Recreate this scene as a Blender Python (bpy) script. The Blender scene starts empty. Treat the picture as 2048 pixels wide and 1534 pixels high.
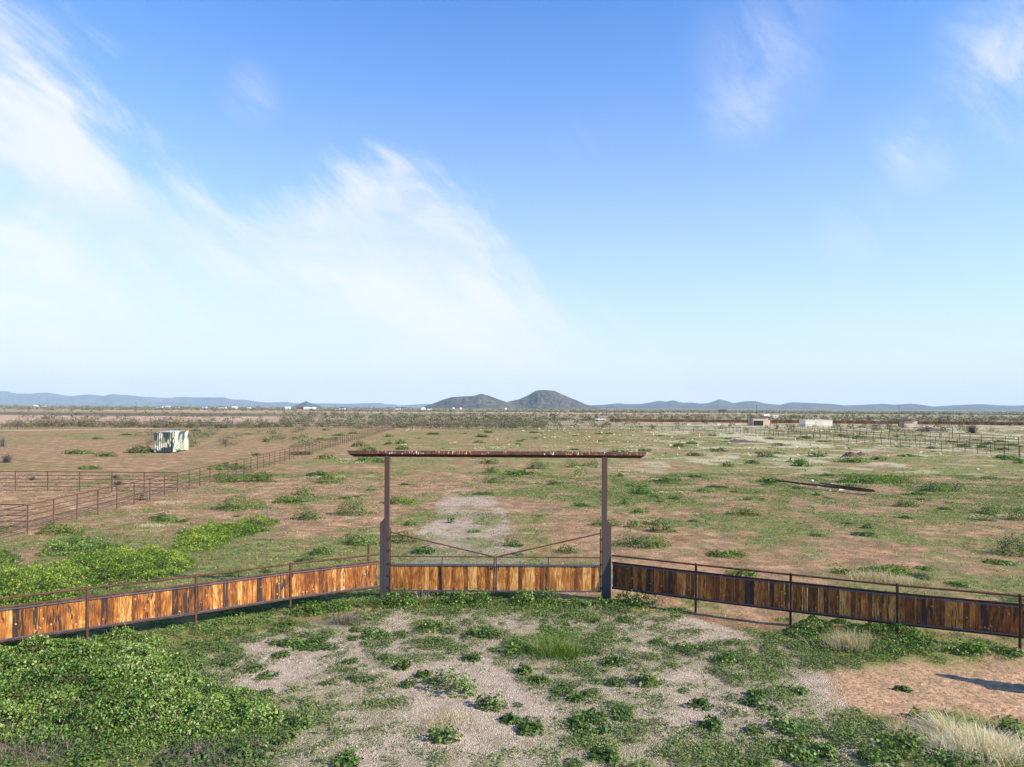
import bpy, math, random
import numpy as np
from mathutils import Matrix, Vector
R = math.radians
rng = np.random.default_rng(7)
random.seed(7)
SC = bpy.context.scene

# ------------------------------------------------------------------ camera
H, F, HY, ROLL = 6.5, 1400.0, 815.0, R(0.32)
cam_d = bpy.data.cameras.new('camera')
cam_d.sensor_width = 36; cam_d.lens = 36 * F / 2048
cam_d.shift_y = (HY - 767) / 2048
cam_d.clip_start = 0.2; cam_d.clip_end = 80000
cam = bpy.data.objects.new('camera', cam_d)
SC.collection.objects.link(cam)
cam.matrix_world = Matrix.Translation((0, 0, H)) @ Matrix.Rotation(R(90), 4, 'X') @ Matrix.Rotation(ROLL, 4, 'Z')
SC.camera = cam

def uv(px, py):
    dx, dy = px - 1024, py - HY
    return dx * math.cos(ROLL) + dy * math.sin(ROLL), -dx * math.sin(ROLL) + dy * math.cos(ROLL)
def G(px, py, z=0.0):
    """ground (or height z) point seen at photograph pixel px, py"""
    u, v = uv(px, py)
    Y = F * (H - z) / v
    return (u * Y / F, Y)

# ------------------------------------------------------------------ light
SUN = Vector((0.80, -0.304, 0.515)).normalized()
sun_az = math.atan2(SUN.x, SUN.y); sun_el = math.asin(SUN.z)
sd = bpy.data.lights.new('sun', 'SUN'); sd.energy = 5.0; sd.angle = R(0.55); sd.color = (1, 0.90, 0.77)
so = bpy.data.objects.new('sun', sd); SC.collection.objects.link(so)
so.rotation_euler = SUN.to_track_quat('Z', 'Y').to_euler()
SC.view_settings.view_transform = 'Standard'; SC.view_settings.look = 'None'
SC.view_settings.gamma = 1; SC.view_settings.exposure = 0.86
SC.view_settings.use_curve_mapping = False
SC.cycles.max_bounces = 6; SC.cycles.volume_bounces = 0
SC.cycles.transparent_max_bounces = 8

# ------------------------------------------------------------------ node helper
class NT:
    def __init__(s, tree):
        s.t = tree; s.n = tree.nodes; s.l = tree.links
    def node(s, typ, **kw):
        n = s.n.new(typ)
        for k, v in kw.items(): setattr(n, k, v)
        return n
    def put(s, sock, v):
        if v is None: return
        if hasattr(v, 'is_output') or isinstance(v, bpy.types.NodeSocket): s.l.new(v, sock)
        else: sock.default_value = v
    def m(s, op, a, b=None, c=None, clamp=False):
        n = s.node('ShaderNodeMath', operation=op, use_clamp=clamp)
        s.put(n.inputs[0], a); s.put(n.inputs[1], b); s.put(n.inputs[2], c)
        return n.outputs[0]
    def v(s, op, a, b=None):
        n = s.node('ShaderNodeVectorMath', operation=op)
        s.put(n.inputs[0], a); s.put(n.inputs[1], b)
        return n.outputs['Value'] if op in ('DOT_PRODUCT', 'LENGTH') else n.outputs[0]
    def mix(s, f, a, b, mode='MIX'):
        n = s.node('ShaderNodeMix', data_type='RGBA', blend_type=mode)
        s.put(n.inputs['Factor'], f); s.put(n.inputs[6], a); s.put(n.inputs[7], b)
        return n.outputs[2]
    def noise(s, vec, scale, detail=3, rough=0.55, dist=0, col=False):
        n = s.node('ShaderNodeTexNoise')
        s.put(n.inputs['Vector'], vec); n.inputs['Scale'].default_value = scale
        n.inputs['Detail'].default_value = detail; n.inputs['Roughness'].default_value = rough
        n.inputs['Distortion'].default_value = dist
        return n.outputs['Color' if col else 'Fac']
    def ss(s, x, lo, hi):
        n = s.node('ShaderNodeMapRange', interpolation_type='SMOOTHSTEP')
        s.put(n.inputs['Value'], x); s.put(n.inputs['From Min'], lo); s.put(n.inputs['From Max'], hi)
        return n.outputs[0]
    def ramp(s, x, stops):
        n = s.node('ShaderNodeValToRGB'); r = n.color_ramp
        while len(r.elements) > 1: r.elements.remove(r.elements[-1])
        for i, (p, c) in enumerate(stops):
            e = r.elements[0] if i == 0 else r.elements.new(p)
            e.position = p; e.color = (*c, 1)
        s.put(n.inputs[0], x); return n.outputs[0]
    def attr(s, name, out='Fac'):
        return s.node('ShaderNodeAttribute', attribute_name=name).outputs[out]

def c4(*c): return (*c, 1)

# ------------------------------------------------------------------ world: physical sky with high cirrus
W = bpy.data.worlds.new('World'); SC.world = W; W.use_nodes = True
nt = NT(W.node_tree); nt.n.clear()
sky = nt.node('ShaderNodeTexSky', sky_type='NISHITA', sun_disc=False)
sky.sun_elevation = sun_el; sky.sun_rotation = sun_az
sky.altitude = 500; sky.air_density = 1.0; sky.dust_density = 0.6; sky.ozone_density = 3.0
D = nt.node('ShaderNodeTexCoord').outputs['Generated']
sep = nt.node('ShaderNodeSeparateXYZ'); nt.put(sep.inputs[0], D)
dx, dy, dz = sep.outputs
zc = nt.m('MAXIMUM', dz, 0.0)
den = nt.m('ADD', zc, 0.16)
cmb = nt.node('ShaderNodeCombineXYZ')
nt.put(cmb.inputs[0], nt.m('DIVIDE', dx, den)); nt.put(cmb.inputs[1], nt.m('DIVIDE', dy, den))
P0 = cmb.outputs[0]
mp = nt.node('ShaderNodeMapping'); nt.put(mp.inputs[0], P0)
mp.inputs['Rotation'].default_value = (0, 0, R(-38)); mp.inputs['Scale'].default_value = (0.55, 1.35, 1)
P = mp.outputs[0]
ND = nt.v('NORMALIZE', D)
# great cloud bank: half space bounded by a great circle, feathered along its own direction
d1 = Vector((-0.73, 1, 0.53)); d2 = Vector((0.09, 1, 0.135))
nn = d1.cross(d2).normalized()
if nn.dot(Vector((-0.7, 1, 0.1))) < 0: nn = -nn
tt = (d2.normalized() - d1.normalized()).normalized(); bb = tt.cross(nn)
def streak(s1, s2, rot=0.0):
    c_, s_ = math.cos(rot), math.sin(rot)
    e1 = tt * c_ + nn * s_; e2 = nn * c_ - tt * s_
    k = nt.node('ShaderNodeCombineXYZ')
    nt.put(k.inputs[0], nt.m('MULTIPLY', nt.v('DOT_PRODUCT', ND, tuple(e1)), s1)); nt.put(k.inputs[1], nt.m('MULTIPLY', nt.v('DOT_PRODUCT', ND, tuple(e2)), s2)); nt.put(k.inputs[2], nt.m('MULTIPLY', nt.v('DOT_PRODUCT', ND, tuple(bb)), s1))
    return k.outputs[0]
n1 = nt.noise(streak(2.0, 2.6), 1.0, 4, 0.5, 0.5)
n2 = nt.noise(streak(2.2, 5.0, .25), 1.0, 7, 0.58, 1.2)
n3 = nt.noise(streak(7, 21, .35), 1.0, 12, 0.72, 0.5)
n4 = nt.noise(streak(4.5, 11, -.25), 1.0, 12, 0.68, .5)
side = nt.v('DOT_PRODUCT', ND, tuple(nn))
def near_dir(px, py, rad):
    u, v = uv(px, py); c = Vector((u / F, 1, -v / F)).normalized()
    return nt.ss(nt.v('LENGTH', nt.v('SUBTRACT', ND, tuple(c))), rad, 0.0)
edge = nt.m('ADD', side, nt.m('MULTIPLY', nt.m('SUBTRACT', n2, 0.5), 0.34))
edge = nt.m('ADD', edge, nt.m('MULTIPLY', nt.m('SUBTRACT', n3, 0.5), 0.20))
edge = nt.m('ADD', edge, nt.m('MULTIPLY', near_dir(830, 470, .26), .115))
edge = nt.m('ADD', edge, nt.m('MULTIPLY', near_dir(520, 300, .17), -.075))
edge = nt.m('ADD', edge, nt.m('MULTIPLY', near_dir(60, 160, .16), .03))
bank = nt.ss(edge, -0.03, 0.09)
body = nt.ss(nt.m('ADD', nt.m('MULTIPLY', n1, 0.35), nt.m('ADD', nt.m('MULTIPLY', n2, 0.5), nt.m('MULTIPLY', n3, .2))), 0.42, 0.62)
bank = nt.m('MULTIPLY', bank, nt.m('MULTIPLY_ADD', nt.m('MULTIPLY', body, nt.ss(n4, .28, .56)), 0.62, 0.32))
# thin scattered wisps
wm = nt.ss(nt.noise(P0, 0.8, 2, 0.5), 0.56, 0.74)
wisp = nt.m('MULTIPLY', nt.m('MULTIPLY', nt.ss(n3, 0.45, 0.75), wm), 0.22)
tot = nt.m('ADD', bank, wisp, clamp=True)
for (px, py, rad, amt) in ((1530, 110, 0.115, .38), (1490, 200, .08, .5), (1840, 290, 0.075, .65), (2050, 120, 0.12, 1.0), (1720, 440, .07, .4), (1135, 668, 0.05, .7), (500, 190, .05, .35)):
    g = nt.m('MULTIPLY', near_dir(px, py, rad), amt)
    g = nt.m('MULTIPLY', g, nt.ss(nt.m('ADD', nt.m('MULTIPLY', n3, .5), nt.m('MULTIPLY', n2, .5)), 0.38, 0.66))
    tot = nt.m('MAXIMUM', tot, g)
# pale veil thickening towards the horizon all round
veil = nt.m('POWER', nt.m('SUBTRACT', 1.0, nt.m('MINIMUM', nt.m('DIVIDE', zc, 0.62), 1.0)), 2.1)
veil = nt.m('MULTIPLY', veil, nt.m('MULTIPLY_ADD', n1, 0.25, 0.92))
skyc = nt.mix(1.0, sky.outputs[0], c4(0.72, 1.31, 1.92), 'MULTIPLY')
col = nt.mix(nt.m('MINIMUM', veil, 0.98), skyc, c4(5.85, 6.1, 6.75))
col = nt.mix(nt.m('MULTIPLY', tot, 0.92), col, c4(6.5, 6.5, 6.8))
bg = nt.node('ShaderNodeBackground'); nt.put(bg.inputs[0], col); bg.inputs[1].default_value = 0.085
out = nt.node('ShaderNodeOutputWorld'); nt.l.new(bg.outputs[0], out.inputs[0])

# ------------------------------------------------------------------ materials
def mat(name, build):
    m = bpy.data.materials.new(name); m.use_nodes = True
    t = NT(m.node_tree); t.n.clear()
    o = t.node('ShaderNodeOutputMaterial')
    t.l.new(build(t), o.inputs[0]); return m
def pbsdf(t, col, rough=0.8, metal=0.0, bump=None, bstr=0.3, bdist=0.01, spec=0.3):
    p = t.node('ShaderNodeBsdfPrincipled')
    t.put(p.inputs['Base Color'], col); t.put(p.inputs['Roughness'], rough); t.put(p.inputs['Metallic'], metal)
    p.inputs['Specular IOR Level'].default_value = spec
    if bump is not None:
        b = t.node('ShaderNodeBump'); b.inputs['Strength'].default_value = bstr; b.inputs['Distance'].default_value = bdist
        t.put(b.inputs['Height'], bump); t.l.new(b.outputs[0], p.inputs['Normal'])
    return p.outputs[0]
def oc(t): return t.node('ShaderNodeTexCoord').outputs['Object']
def wc(t): return t.node('ShaderNodeNewGeometry').outputs['Position']

def rust(a, b, c, sc=6, rough=0.85):
    def f(t):
        p = wc(t)
        n = t.noise(p, sc, 5, .65); k = t.noise(p, sc * 7, 3, .6)
        col = t.ramp(t.m('ADD', t.m('MULTIPLY', n, .7), t.m('MULTIPLY', k, .3)), [(.33, a), (.5, b), (.68, c)])
        return pbsdf(t, col, rough, 0.15, k, .4, .003)
    return f
M_rust = mat('rusted_pipe', rust((.055, .026, .017), (.10, .046, .030), (.17, .082, .05)))
M_rustdark = mat('dark_rusted_rail', rust((.045, .018, .013), (.085, .032, .020), (.14, .055, .03)))
M_pipefence = mat('weathered_fence_pipe', rust((.065, .036, .027), (.105, .055, .040), (.16, .088, .062)))
def f_beam(t):
    p = wc(t)
    n = t.noise(p, 5, 5, .65); k = t.noise(p, 40, 3, .6)
    col = t.ramp(n, [(.33, (.045, .019, .013)), (.5, (.075, .030, .020)), (.68, (.12, .052, .032))])
    mp = t.node('ShaderNodeMapping'); t.put(mp.inputs[0], p); mp.inputs['Scale'].default_value = (26, 3, 5.0)
    nz = t.node('ShaderNodeSeparateXYZ'); t.put(nz.inputs[0], t.node('ShaderNodeNewGeometry').outputs['True Normal'])
    s = t.m('MULTIPLY', t.ss(t.noise(mp.outputs[0], 1.3, 2, .5, .4), .56, .64), t.ss(nz.outputs[2], 0.0, .2))
    s2 = t.m('MULTIPLY', s, t.ss(t.noise(p, 1.1, 2), .40, .60))
    col = t.mix(s2, col, c4(.62, .30, .12))
    s3 = t.m('MULTIPLY', s, t.ss(t.noise(p, 3.1, 2), .54, .62))
    col = t.mix(s3, col, c4(.62, .50, .40))
    return pbsdf(t, col, .75, .1, k, .4, .003)
M_beam = mat('scraped_rusty_beam', f_beam)
def f_post(t):
    p = wc(t); sep = t.node('ShaderNodeSeparateXYZ'); t.put(sep.inputs[0], p)
    n = t.noise(p, 3, 5, .6); k = t.noise(p, 30, 3, .6)
    zz = t.m('ADD', sep.outputs[2], t.m('MULTIPLY', t.m('SUBTRACT', n, .5), 2.5))
    col = t.mix(t.ss(zz, .6, 4.4), c4(.088, .076, .078), c4(.115, .066, .050))
    col = t.mix(t.ss(k, .6, .75), col, c4(.14, .08, .05))
    return pbsdf(t, col, .55, .35, k, .25, .002)
M_post = mat('brown_grey_mill_steel', f_post)
def f_mill(t):
    p = wc(t); k = t.noise(p, 18, 4, .6)
    return pbsdf(t, t.ramp(k, [(.35, (.075, .083, .10)), (.6, (.14, .15, .18)), (.75, (.13, .09, .075))]), .5, .4)
M_mill = mat('blue_grey_mill_steel', f_mill)
def f_wood(t):
    o = oc(t); info = t.node('ShaderNodeObjectInfo')
    sp = t.node('ShaderNodeSeparateColor'); t.put(sp.inputs[0], info.outputs['Color'])
    tone, dark, seed = sp.outputs
    off = t.node('ShaderNodeCombineXYZ'); t.put(off.inputs[0], t.m('MULTIPLY', seed, 37.0)); t.put(off.inputs[2], t.m('MULTIPLY', seed, 91.0))
    q = t.v('ADD', o, off.outputs[0])
    mp = t.node('ShaderNodeMapping'); t.put(mp.inputs[0], q); mp.inputs['Scale'].default_value = (1, 1, .10)
    g = t.noise(mp.outputs[0], 34, 4, .6, .6)
    mp2 = t.node('ShaderNodeMapping'); t.put(mp2.inputs[0], q); mp2.inputs['Scale'].default_value = (1, 1, .22)
    big = t.noise(mp2.outputs[0], 9, 3, .6, 1.2)
    x = t.m('ADD', t.m('ADD', t.m('MULTIPLY', g, .50), t.m('MULTIPLY', big, .50)), t.m('MULTIPLY', t.m('SUBTRACT', tone, .5), .26))
    col = t.ramp(x, [(.30, (.075, .026, .010)), (.41, (.20, .062, .013)), (.50, (.33, .115, .022)), (.59, (.50, .22, .050)), (.68, (.66, .37, .13)), (.8, (.76, .50, .24))])
    # blue-black weather stain, mostly on the stained boards
    mp3 = t.node('ShaderNodeMapping'); t.put(mp3.inputs[0], t.v('ADD', q, (5.1, 2.2, 8.8))); mp3.inputs['Scale'].default_value = (1, 1, .13)
    sn = t.noise(mp3.outputs[0], 15, 3, .55, 1.0)
    st = t.m('MULTIPLY', t.ss(t.m('ADD', sn, t.m('MULTIPLY', dark, .55)), .66, .72), .93)
    st0 = t.m('MULTIPLY', t.ss(t.m('ADD', t.m('ADD', t.m('MULTIPLY', big, .40), t.m('MULTIPLY', g, .2)), t.m('MULTIPLY', dark, .75)), .58, .76), .93)
    col = t.mix(st, col, c4(.022, .018, .019))
    kn = t.node('ShaderNodeTexVoronoi'); kn.inputs['Scale'].default_value = 5.2; t.put(kn.inputs['Vector'], q)
    col = t.mix(t.m('MULTIPLY', t.ss(kn.outputs['Distance'], .15, .06), .8), col, c4(.75, .40, .13))
    return pbsdf(t, col, .62, 0, g, .35, .004, .35)
M_wood = mat('oiled_pine_board', f_wood)

def leafmat(name, stops, rough=.5, trans=.28):
    def f(t):
        tint = t.attr('tint')
        col = t.ramp(tint, stops)
        back = t.mix(1.0, col, c4(1.1, 1.25, .55), 'MULTIPLY')
        a = pbsdf(t, col, rough, 0, spec=.35)
        tr = t.node('ShaderNodeBsdfTranslucent'); t.put(tr.inputs[0], back)
        mx = t.node('ShaderNodeMixShader'); mx.inputs[0].default_value = trans
        t.l.new(a, mx.inputs[1]); t.l.new(tr.outputs[0], mx.inputs[2])
        return mx.outputs[0]
    return mat(name, f)
M_mallow = leafmat('mallow_leaf', [(0, (.040, .085, .016)), (.35, (.095, .175, .028)), (.7, (.17, .27, .048)), (.93, (.25, .36, .08)), (1, (.40, .45, .17))])
M_mallow_y = leafmat('yellow_green_leaf', [(0, (.05, .105, .012)), (.35, (.105, .195, .020)), (.7, (.195, .29, .030)), (1, (.38, .42, .07))])
M_dark = leafmat('dark_green_leaf', [(0, (.040, .082, .016)), (.5, (.085, .155, .026)), (1, (.17, .25, .050))])
M_cover = leafmat('low_cover_leaf', [(0, (.060, .095, .026)), (.4, (.12, .18, .042)), (.75, (.195, .26, .062)), (.93, (.31, .33, .11)), (1, (.28, .13, .08))], .7, .2)
M_straw = leafmat('dry_grass_blade', [(0, (.32, .24, .15)), (.5, (.52, .42, .27)), (1, (.72, .62, .45))], .7, .25)
M_blond = leafmat('blond_grass_blade', [(0, (.42, .33, .22)), (.5, (.66, .56, .40)), (1, (.82, .74, .58))], .7, .25)
M_palestraw = leafmat('pale_bleached_grass', [(0, (.28, .25, .13)), (.5, (.46, .41, .24)), (1, (.62, .56, .37))], .7, .25)
M_scrub = leafmat('creosote_leaf', [(0, (.070, .064, .036)), (.5, (.145, .140, .070)), (1, (.235, .23, .12))], .8, .12)
M_twig = leafmat('bare_twig', [(0, (.075, .060, .048)), (.5, (.15, .122, .10)), (1, (.26, .215, .175))], .85, .05)

# ------------------------------------------------------------------ object helpers
C = SC.collection
def meta(o, label=None, cat=None, group=None, kind=None):
    if label: o['label'] = label
    if cat: o['category'] = cat
    if group: o['group'] = group
    if kind: o['kind'] = kind
    return o
def empty(name, loc=(0, 0, 0), rz=0):
    o = bpy.data.objects.new(name, None); C.objects.link(o); o.location = loc; o.rotation_euler = (0, 0, rz)
    o.empty_display_size = .2
    return o
def arr_mesh(name, V, Fc, m, attrs=None, smooth=False):
    V = np.asarray(V, np.float32); Fc = np.asarray(Fc, np.int32)
    me = bpy.data.meshes.new(name)
    me.vertices.add(len(V)); me.vertices.foreach_set('co', V.ravel())
    k = Fc.shape[1]
    me.loops.add(Fc.size); me.loops.foreach_set('vertex_index', Fc.ravel())
    me.polygons.add(len(Fc)); me.polygons.foreach_set('loop_start', np.arange(0, Fc.size, k, dtype=np.int32))
    me.polygons.foreach_set('loop_total', np.full(len(Fc), k, np.int32))
    if smooth: me.polygons.foreach_set('use_smooth', np.ones(len(Fc), bool))
    for an, av in (attrs or {}).items():
        a = me.attributes.new(an, 'FLOAT', 'POINT'); a.data.foreach_set('value', np.asarray(av, np.float32))
    me.update(calc_edges=True)
    if m: me.materials.append(m)
    return me
def link(name, me, parent=None, loc=None):
    o = bpy.data.objects.new(name, me); C.objects.link(o)
    if parent: o.parent = parent
    if loc: o.location = loc
    return o
class MB:
    """collects faces of any size into one mesh"""
    def __init__(s): s.v = []; s.f = []
    def add(s, vs, fs):
        b = len(s.v); s.v += [tuple(x) for x in vs]; s.f += [[b + i for i in f] for f in fs]; return s
    def box(s, x0, x1, y0, y1, z0, z1):
        return s.add([(x0, y0, z0), (x1, y0, z0), (x1, y1, z0), (x0, y1, z0), (x0, y0, z1), (x1, y0, z1), (x1, y1, z1), (x0, y1, z1)],
                     [(3, 2, 1, 0), (4, 5, 6, 7), (0, 1, 5, 4), (1, 2, 6, 5), (2, 3, 7, 6), (3, 0, 4, 7)])
    def prism(s, poly, y0, y1):
        """polygon in xz extruded along y"""
        n = len(poly)
        vs = [(x, y0, z) for x, z in poly] + [(x, y1, z) for x, z in poly]
        fs = [list(range(n)), list(range(2 * n - 1, n - 1, -1))] + [(i, i + n, (i + 1) % n + n, (i + 1) % n) for i in range(n)]
        return s.add(vs, fs)
    def tube(s, a, b, r, n=8, r2=None):
        a, b = Vector(a), Vector(b); d = (b - a).normalized()
        up = Vector((0, 0, 1)) if abs(d.z) < .9 else Vector((1, 0, 0))
        e1 = d.cross(up).normalized(); e2 = d.cross(e1)
        r2 = r if r2 is None else r2
        vs = [a + (e1 * math.cos(t) + e2 * math.sin(t)) * r for t in [2 * math.pi * i / n for i in range(n)]]
        vs += [b + (e1 * math.cos(t) + e2 * math.sin(t)) * r2 for t in [2 * math.pi * i / n for i in range(n)]]
        fs = [[i, (i + 1) % n, (i + 1) % n + n, i + n] for i in range(n)] + [list(range(n - 1, -1, -1)), list(range(n, 2 * n))]
        return s.add(vs, fs)
    def mesh(s, name, m):
        me = bpy.data.meshes.new(name); me.from_pydata(s.v, [], s.f); me.materials.append(m); me.update(); return me
    def build(s, name, m, parent=None, loc=None): return link(name, s.mesh(name, m), parent, loc)

# ------------------------------------------------------------------ numeric fields on the ground
_T = [np.random.default_rng(100 + i).random((256, 256)).astype(np.float32) for i in range(8)]
def vn(x, y, s, seed=0):
    x = np.asarray(x, float) / s + 37.3; y = np.asarray(y, float) / s + 11.7
    xi = np.floor(x).astype(int); yi = np.floor(y).astype(int)
    fx = x - xi; fy = y - yi; fx = fx * fx * (3 - 2 * fx); fy = fy * fy * (3 - 2 * fy)
    T = _T[seed % 8]
    a = T[xi & 255, yi & 255]; b = T[(xi + 1) & 255, yi & 255]; c = T[xi & 255, (yi + 1) & 255]; d = T[(xi + 1) & 255, (yi + 1) & 255]
    return (a * (1 - fx) + b * fx) * (1 - fy) + (c * (1 - fx) + d * fx) * fy
def fbm(x, y, s, seed=0, o=4):
    t = 0; a = 1; n = 0
    for i in range(o):
        t = t + a * vn(x, y, s / 2 ** i, seed + i); n += a; a *= .55
    return t / n
def sst(x, a, b):
    t = np.clip((x - a) / (b - a), 0, 1); return t * t * (3 - 2 * t)
def inpoly(x, y, poly):
    x = np.asarray(x, float); y = np.asarray(y, float); r = np.zeros(x.shape, bool)
    n = len(poly)
    for i in range(n):
        x1, y1 = poly[i]; x2, y2 = poly[(i + 1) % n]
        if y1 == y2: continue
        c = ((y1 > y) != (y2 > y)) & (x < (x2 - x1) * (y - y1) / (y2 - y1) + x1)
        r ^= c
    return r
def pdist(x, y, poly):
    """signed distance, positive inside"""
    x = np.asarray(x, float); y = np.asarray(y, float); d = np.full(x.shape, 1e9)
    n = len(poly)
    for i in range(n):
        x1, y1 = poly[i]; x2, y2 = poly[(i + 1) % n]
        vx, vy = x2 - x1, y2 - y1; L = vx * vx + vy * vy + 1e-9
        t = np.clip(((x - x1) * vx + (y - y1) * vy) / L, 0, 1)
        d = np.minimum(d, np.hypot(x - x1 - t * vx, y - y1 - t * vy))
    return np.where(inpoly(x, y, poly), d, -d)
def PX(pts): return [G(a, b) for a, b in pts]

POLY_COURT = PX([(300, 1900), (330, 1560), (390, 1330), (400, 1290), (480, 1268), (620, 1240), (770, 1216), (1200, 1216), (1380, 1232), (1560, 1268), (1650, 1300), (1690, 1400), (1800, 1500), (1900, 1900)])
POLY_DRIVE = PX([(770, 1200), (800, 1100), (850, 1040), (872, 992), (930, 976), (1000, 990), (1030, 1040), (1050, 1100), (1060, 1200)])
POLY_SAND = PX([(1640, 1345), (1690, 1322), (1850, 1312), (2048, 1300), (2400, 1290), (2400, 1440), (2048, 1440), (1900, 1418), (1760, 1432), (1700, 1425), (1660, 1390)])
MOUNDS = [  # polygon, height, colour: 0 mallow, 1 yellow-green
    (PX([(-260, 1330), (-100, 1285), (0, 1285), (200, 1268), (300, 1276), (345, 1320), (400, 1368), (480, 1400), (560, 1412), (572, 1440), (500, 1462), (400, 1474), (300, 1486), (200, 1494), (60, 1500), (-250, 1510)]), .31, 0),
    (PX([(350, 1084), (380, 1062), (430, 1052), (530, 1040), (552, 1050), (505, 1066), (440, 1096), (380, 1102)]), .30, 1),
    (PX([(-160, 1260), (-160, 1180), (0, 1150), (90, 1140), (150, 1118), (210, 1108), (330, 1100), (385, 1114), (402, 1134), (330, 1158), (230, 1172), (100, 1204), (0, 1224)]), .38, 1),
    (PX([(70, 1108), (80, 1092), (120, 1082), (180, 1086), (260, 1090), (252, 1100), (150, 1112)]), .38, 0),
    (PX([(-120, 1140), (-100, 1100), (0, 1098), (30, 1102), (46, 1118), (0, 1134)]), .35, 0),
    (PX([(1566, 1262), (1600, 1248), (1700, 1252), (1800, 1250), (1835, 1275), (1872, 1302), (1800, 1318), (1720, 1308), (1640, 1290)]), .30, 0),
]
def mound_h(x, y, i):
    poly, h, _ = MOUNDS[i]
    wx = x + .9 * (fbm(x, y, 1.6, 1, 3) - .5) * 1.5; wy = y + 1.5 * (fbm(x, y, 1.6, 4, 3) - .5)
    d = pdist(wx, wy, poly) + .9 * (fbm(x, y, 1.1, 0, 4) - .5)
    return h * sst(d, -.2, 1.0) * (.40 + 1.15 * fbm(x, y, 1.0, 2, 4)) * (d > -.16)
def near_gravel(x, y):
    wx = x + .8 * (fbm(x, y, 1.5, 3, 3) - .5); wy = y + 1.2 * (fbm(x, y, 1.5, 5, 3) - .5)
    return np.maximum(sst(pdist(wx, wy, POLY_COURT), -.8, .8), sst(pdist(wx, wy, POLY_DRIVE), -.8, .9) * (.16 + 1.0 * fbm(x, y, 1.3, 0, 5)))
def sandm(x, y):
    wx = x + 1.0 * (fbm(x, y, 1.2, 6, 3) - .5); wy = y + 1.0 * (fbm(x, y, 1.2, 7, 3) - .5)
    return sst(pdist(wx, wy, POLY_SAND) + .7 * (fbm(x, y, .6, 2, 3) - .5), -.7, .7)
SOIL_SPOTS = [(-2.6, 44, 7, 8, .9), (3.2, 35, 3.2, 6, .9), (4.8, 31, 2.5, 4, .6), (16, 31, 12, 5, .7), (-14, 43, 6, 5, .7), (-36, 42, 11, 6, 1.3), (-10, 60, 8, 7, .5), (-60, 90, 30, 30, .5), (-70, 60, 40, 14, .5)]
GREEN_SPOTS = [(-7.6, 17.2, 1.5, 1.3, .6), (-8.5, 13.2, 5, 1.0, .55), (-5.2, 14.2, 1.5, 1.6, .45), (-4, 19.5, 5, 1.3, .12), (-11, 25, 7, 3, .5), (2.5, 12.8, 6, 1.2, .22), (-2.2, 38, 2.8, 14, .34), (-.5, 23.2, 4.5, .7, .6), (-5.0, 36, 1.2, 8, .35), (1.2, 33, 1.0, 8, .4), (-2, 52, 4, 2, .3), (-1.5, 33, 1.0, 9, .2), (-9, 27, 8, 3.5, .7), (-13, 31, 7, 5, .5), (-1.0, 23, 5, .9, .8), (11.5, 18.2, 6, .9, .8), (14, 13, 4, 2.2, .45), (-5, 15, 2.2, 2.0, .5), (0, 20, 9, 3.0, .34), (6, 16, 4, 5, .16), (4, 13, 4, 2, .1), (-1.5, 14.3, 3.5, 2.4, -.16), (-5.5, 18.2, 2, 1.2, -.1), (-.6, 16.5, 2, 1.6, -.1), (13.2, 16.6, 4.2, 1.9, -.75)]
def green(x, y):
    """0..1 cover of low green film"""
    g = .30 * fbm(x, y, 9, 1, 3) + .45 * fbm(x, y, 2.6, 2, 4) + .25 * fbm(x, y, .8, 5, 2)
    base = g + .001 + .050 * (pdist(x, y, POLY_COURT) > 0)
    for cx, cy, sx, sy, a in SOIL_SPOTS:
        base = base - .14 * a * np.exp(-((x - cx) / sx) ** 2 - ((y - cy) / sy) ** 2)
    for cx, cy, sx, sy, a in GREEN_SPOTS:
        base = base + .28 * a * np.exp(-((x - cx) / sx) ** 2 - ((y - cy) / sy) ** 2)
    base = base + .035 * sst(x, 10, 40) * sst(y, 50, 90)
    base = base - .06 * sst(-x, 24, 30)
    base = base - .15 * sandm(x, y)
    return base
def relief(x, y):
    """ground height"""
    fade = 1 / (1 + (np.maximum(y, 0) / 90.0) ** 2)
    r = .10 * (fbm(x, y, 3.5, 2, 4) - .5) * fade + .05 * (fbm(x, y, .7, 4, 3) - .5) * fade
    sm = np.exp(-((x - 12.5) / 5) ** 2 - ((y - 16.0) / 2.2) ** 2)
    r = r + .03 * sm * np.sin((x * .35 + y * 1.0) * 14 + 5 * vn(x, y, .8, 3)) * (vn(x, y, .9, 6) > .25)
    far = sst(y, 400, 1200)
    r = r + far * 1.2 * (fbm(x, y, 400, 3, 3) - .5)
    return r - .02

# ------------------------------------------------------------------ ground sheet
rowsY = np.concatenate([[-400, -200, -90, -40, -15, -4, 2, 5, 7.5, 9, 10, 10.8], np.geomspace(11.4, 15500, 680)])
ncol = 441
u = np.linspace(-1, 1, ncol)
u = np.sign(u) * (np.abs(u) * .62 + .38 * np.abs(u) ** 5)
wid = 12 + .92 * np.maximum(rowsY, 0) * 1.45 + 60 * np.exp(-np.maximum(rowsY, 0) / 400) * (rowsY > -1e9)
wid = np.where(rowsY < 5, 260, wid)
GX = u[None, :] * np.maximum(wid, 0)[:, None]
GY = np.repeat(rowsY[:, None], ncol, 1)
gx, gy = GX.ravel(), GY.ravel()
gz = relief(gx, gy)
nr = len(rowsY)
idx = np.arange(nr * ncol).reshape(nr, ncol)
faces = np.stack([idx[:-1, :-1], idx[:-1, 1:], idx[1:, 1:], idx[1:, :-1]], -1).reshape(-1, 4)
a_gravel = near_gravel(gx, gy) * (gy < 60)
a_sand = sandm(gx, gy) * (gy < 30)
a_green = green(gx, gy)
mm = np.zeros_like(gx)
sel = (gy > 5) & (gy < 60) & (np.abs(gx) < 45)
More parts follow.
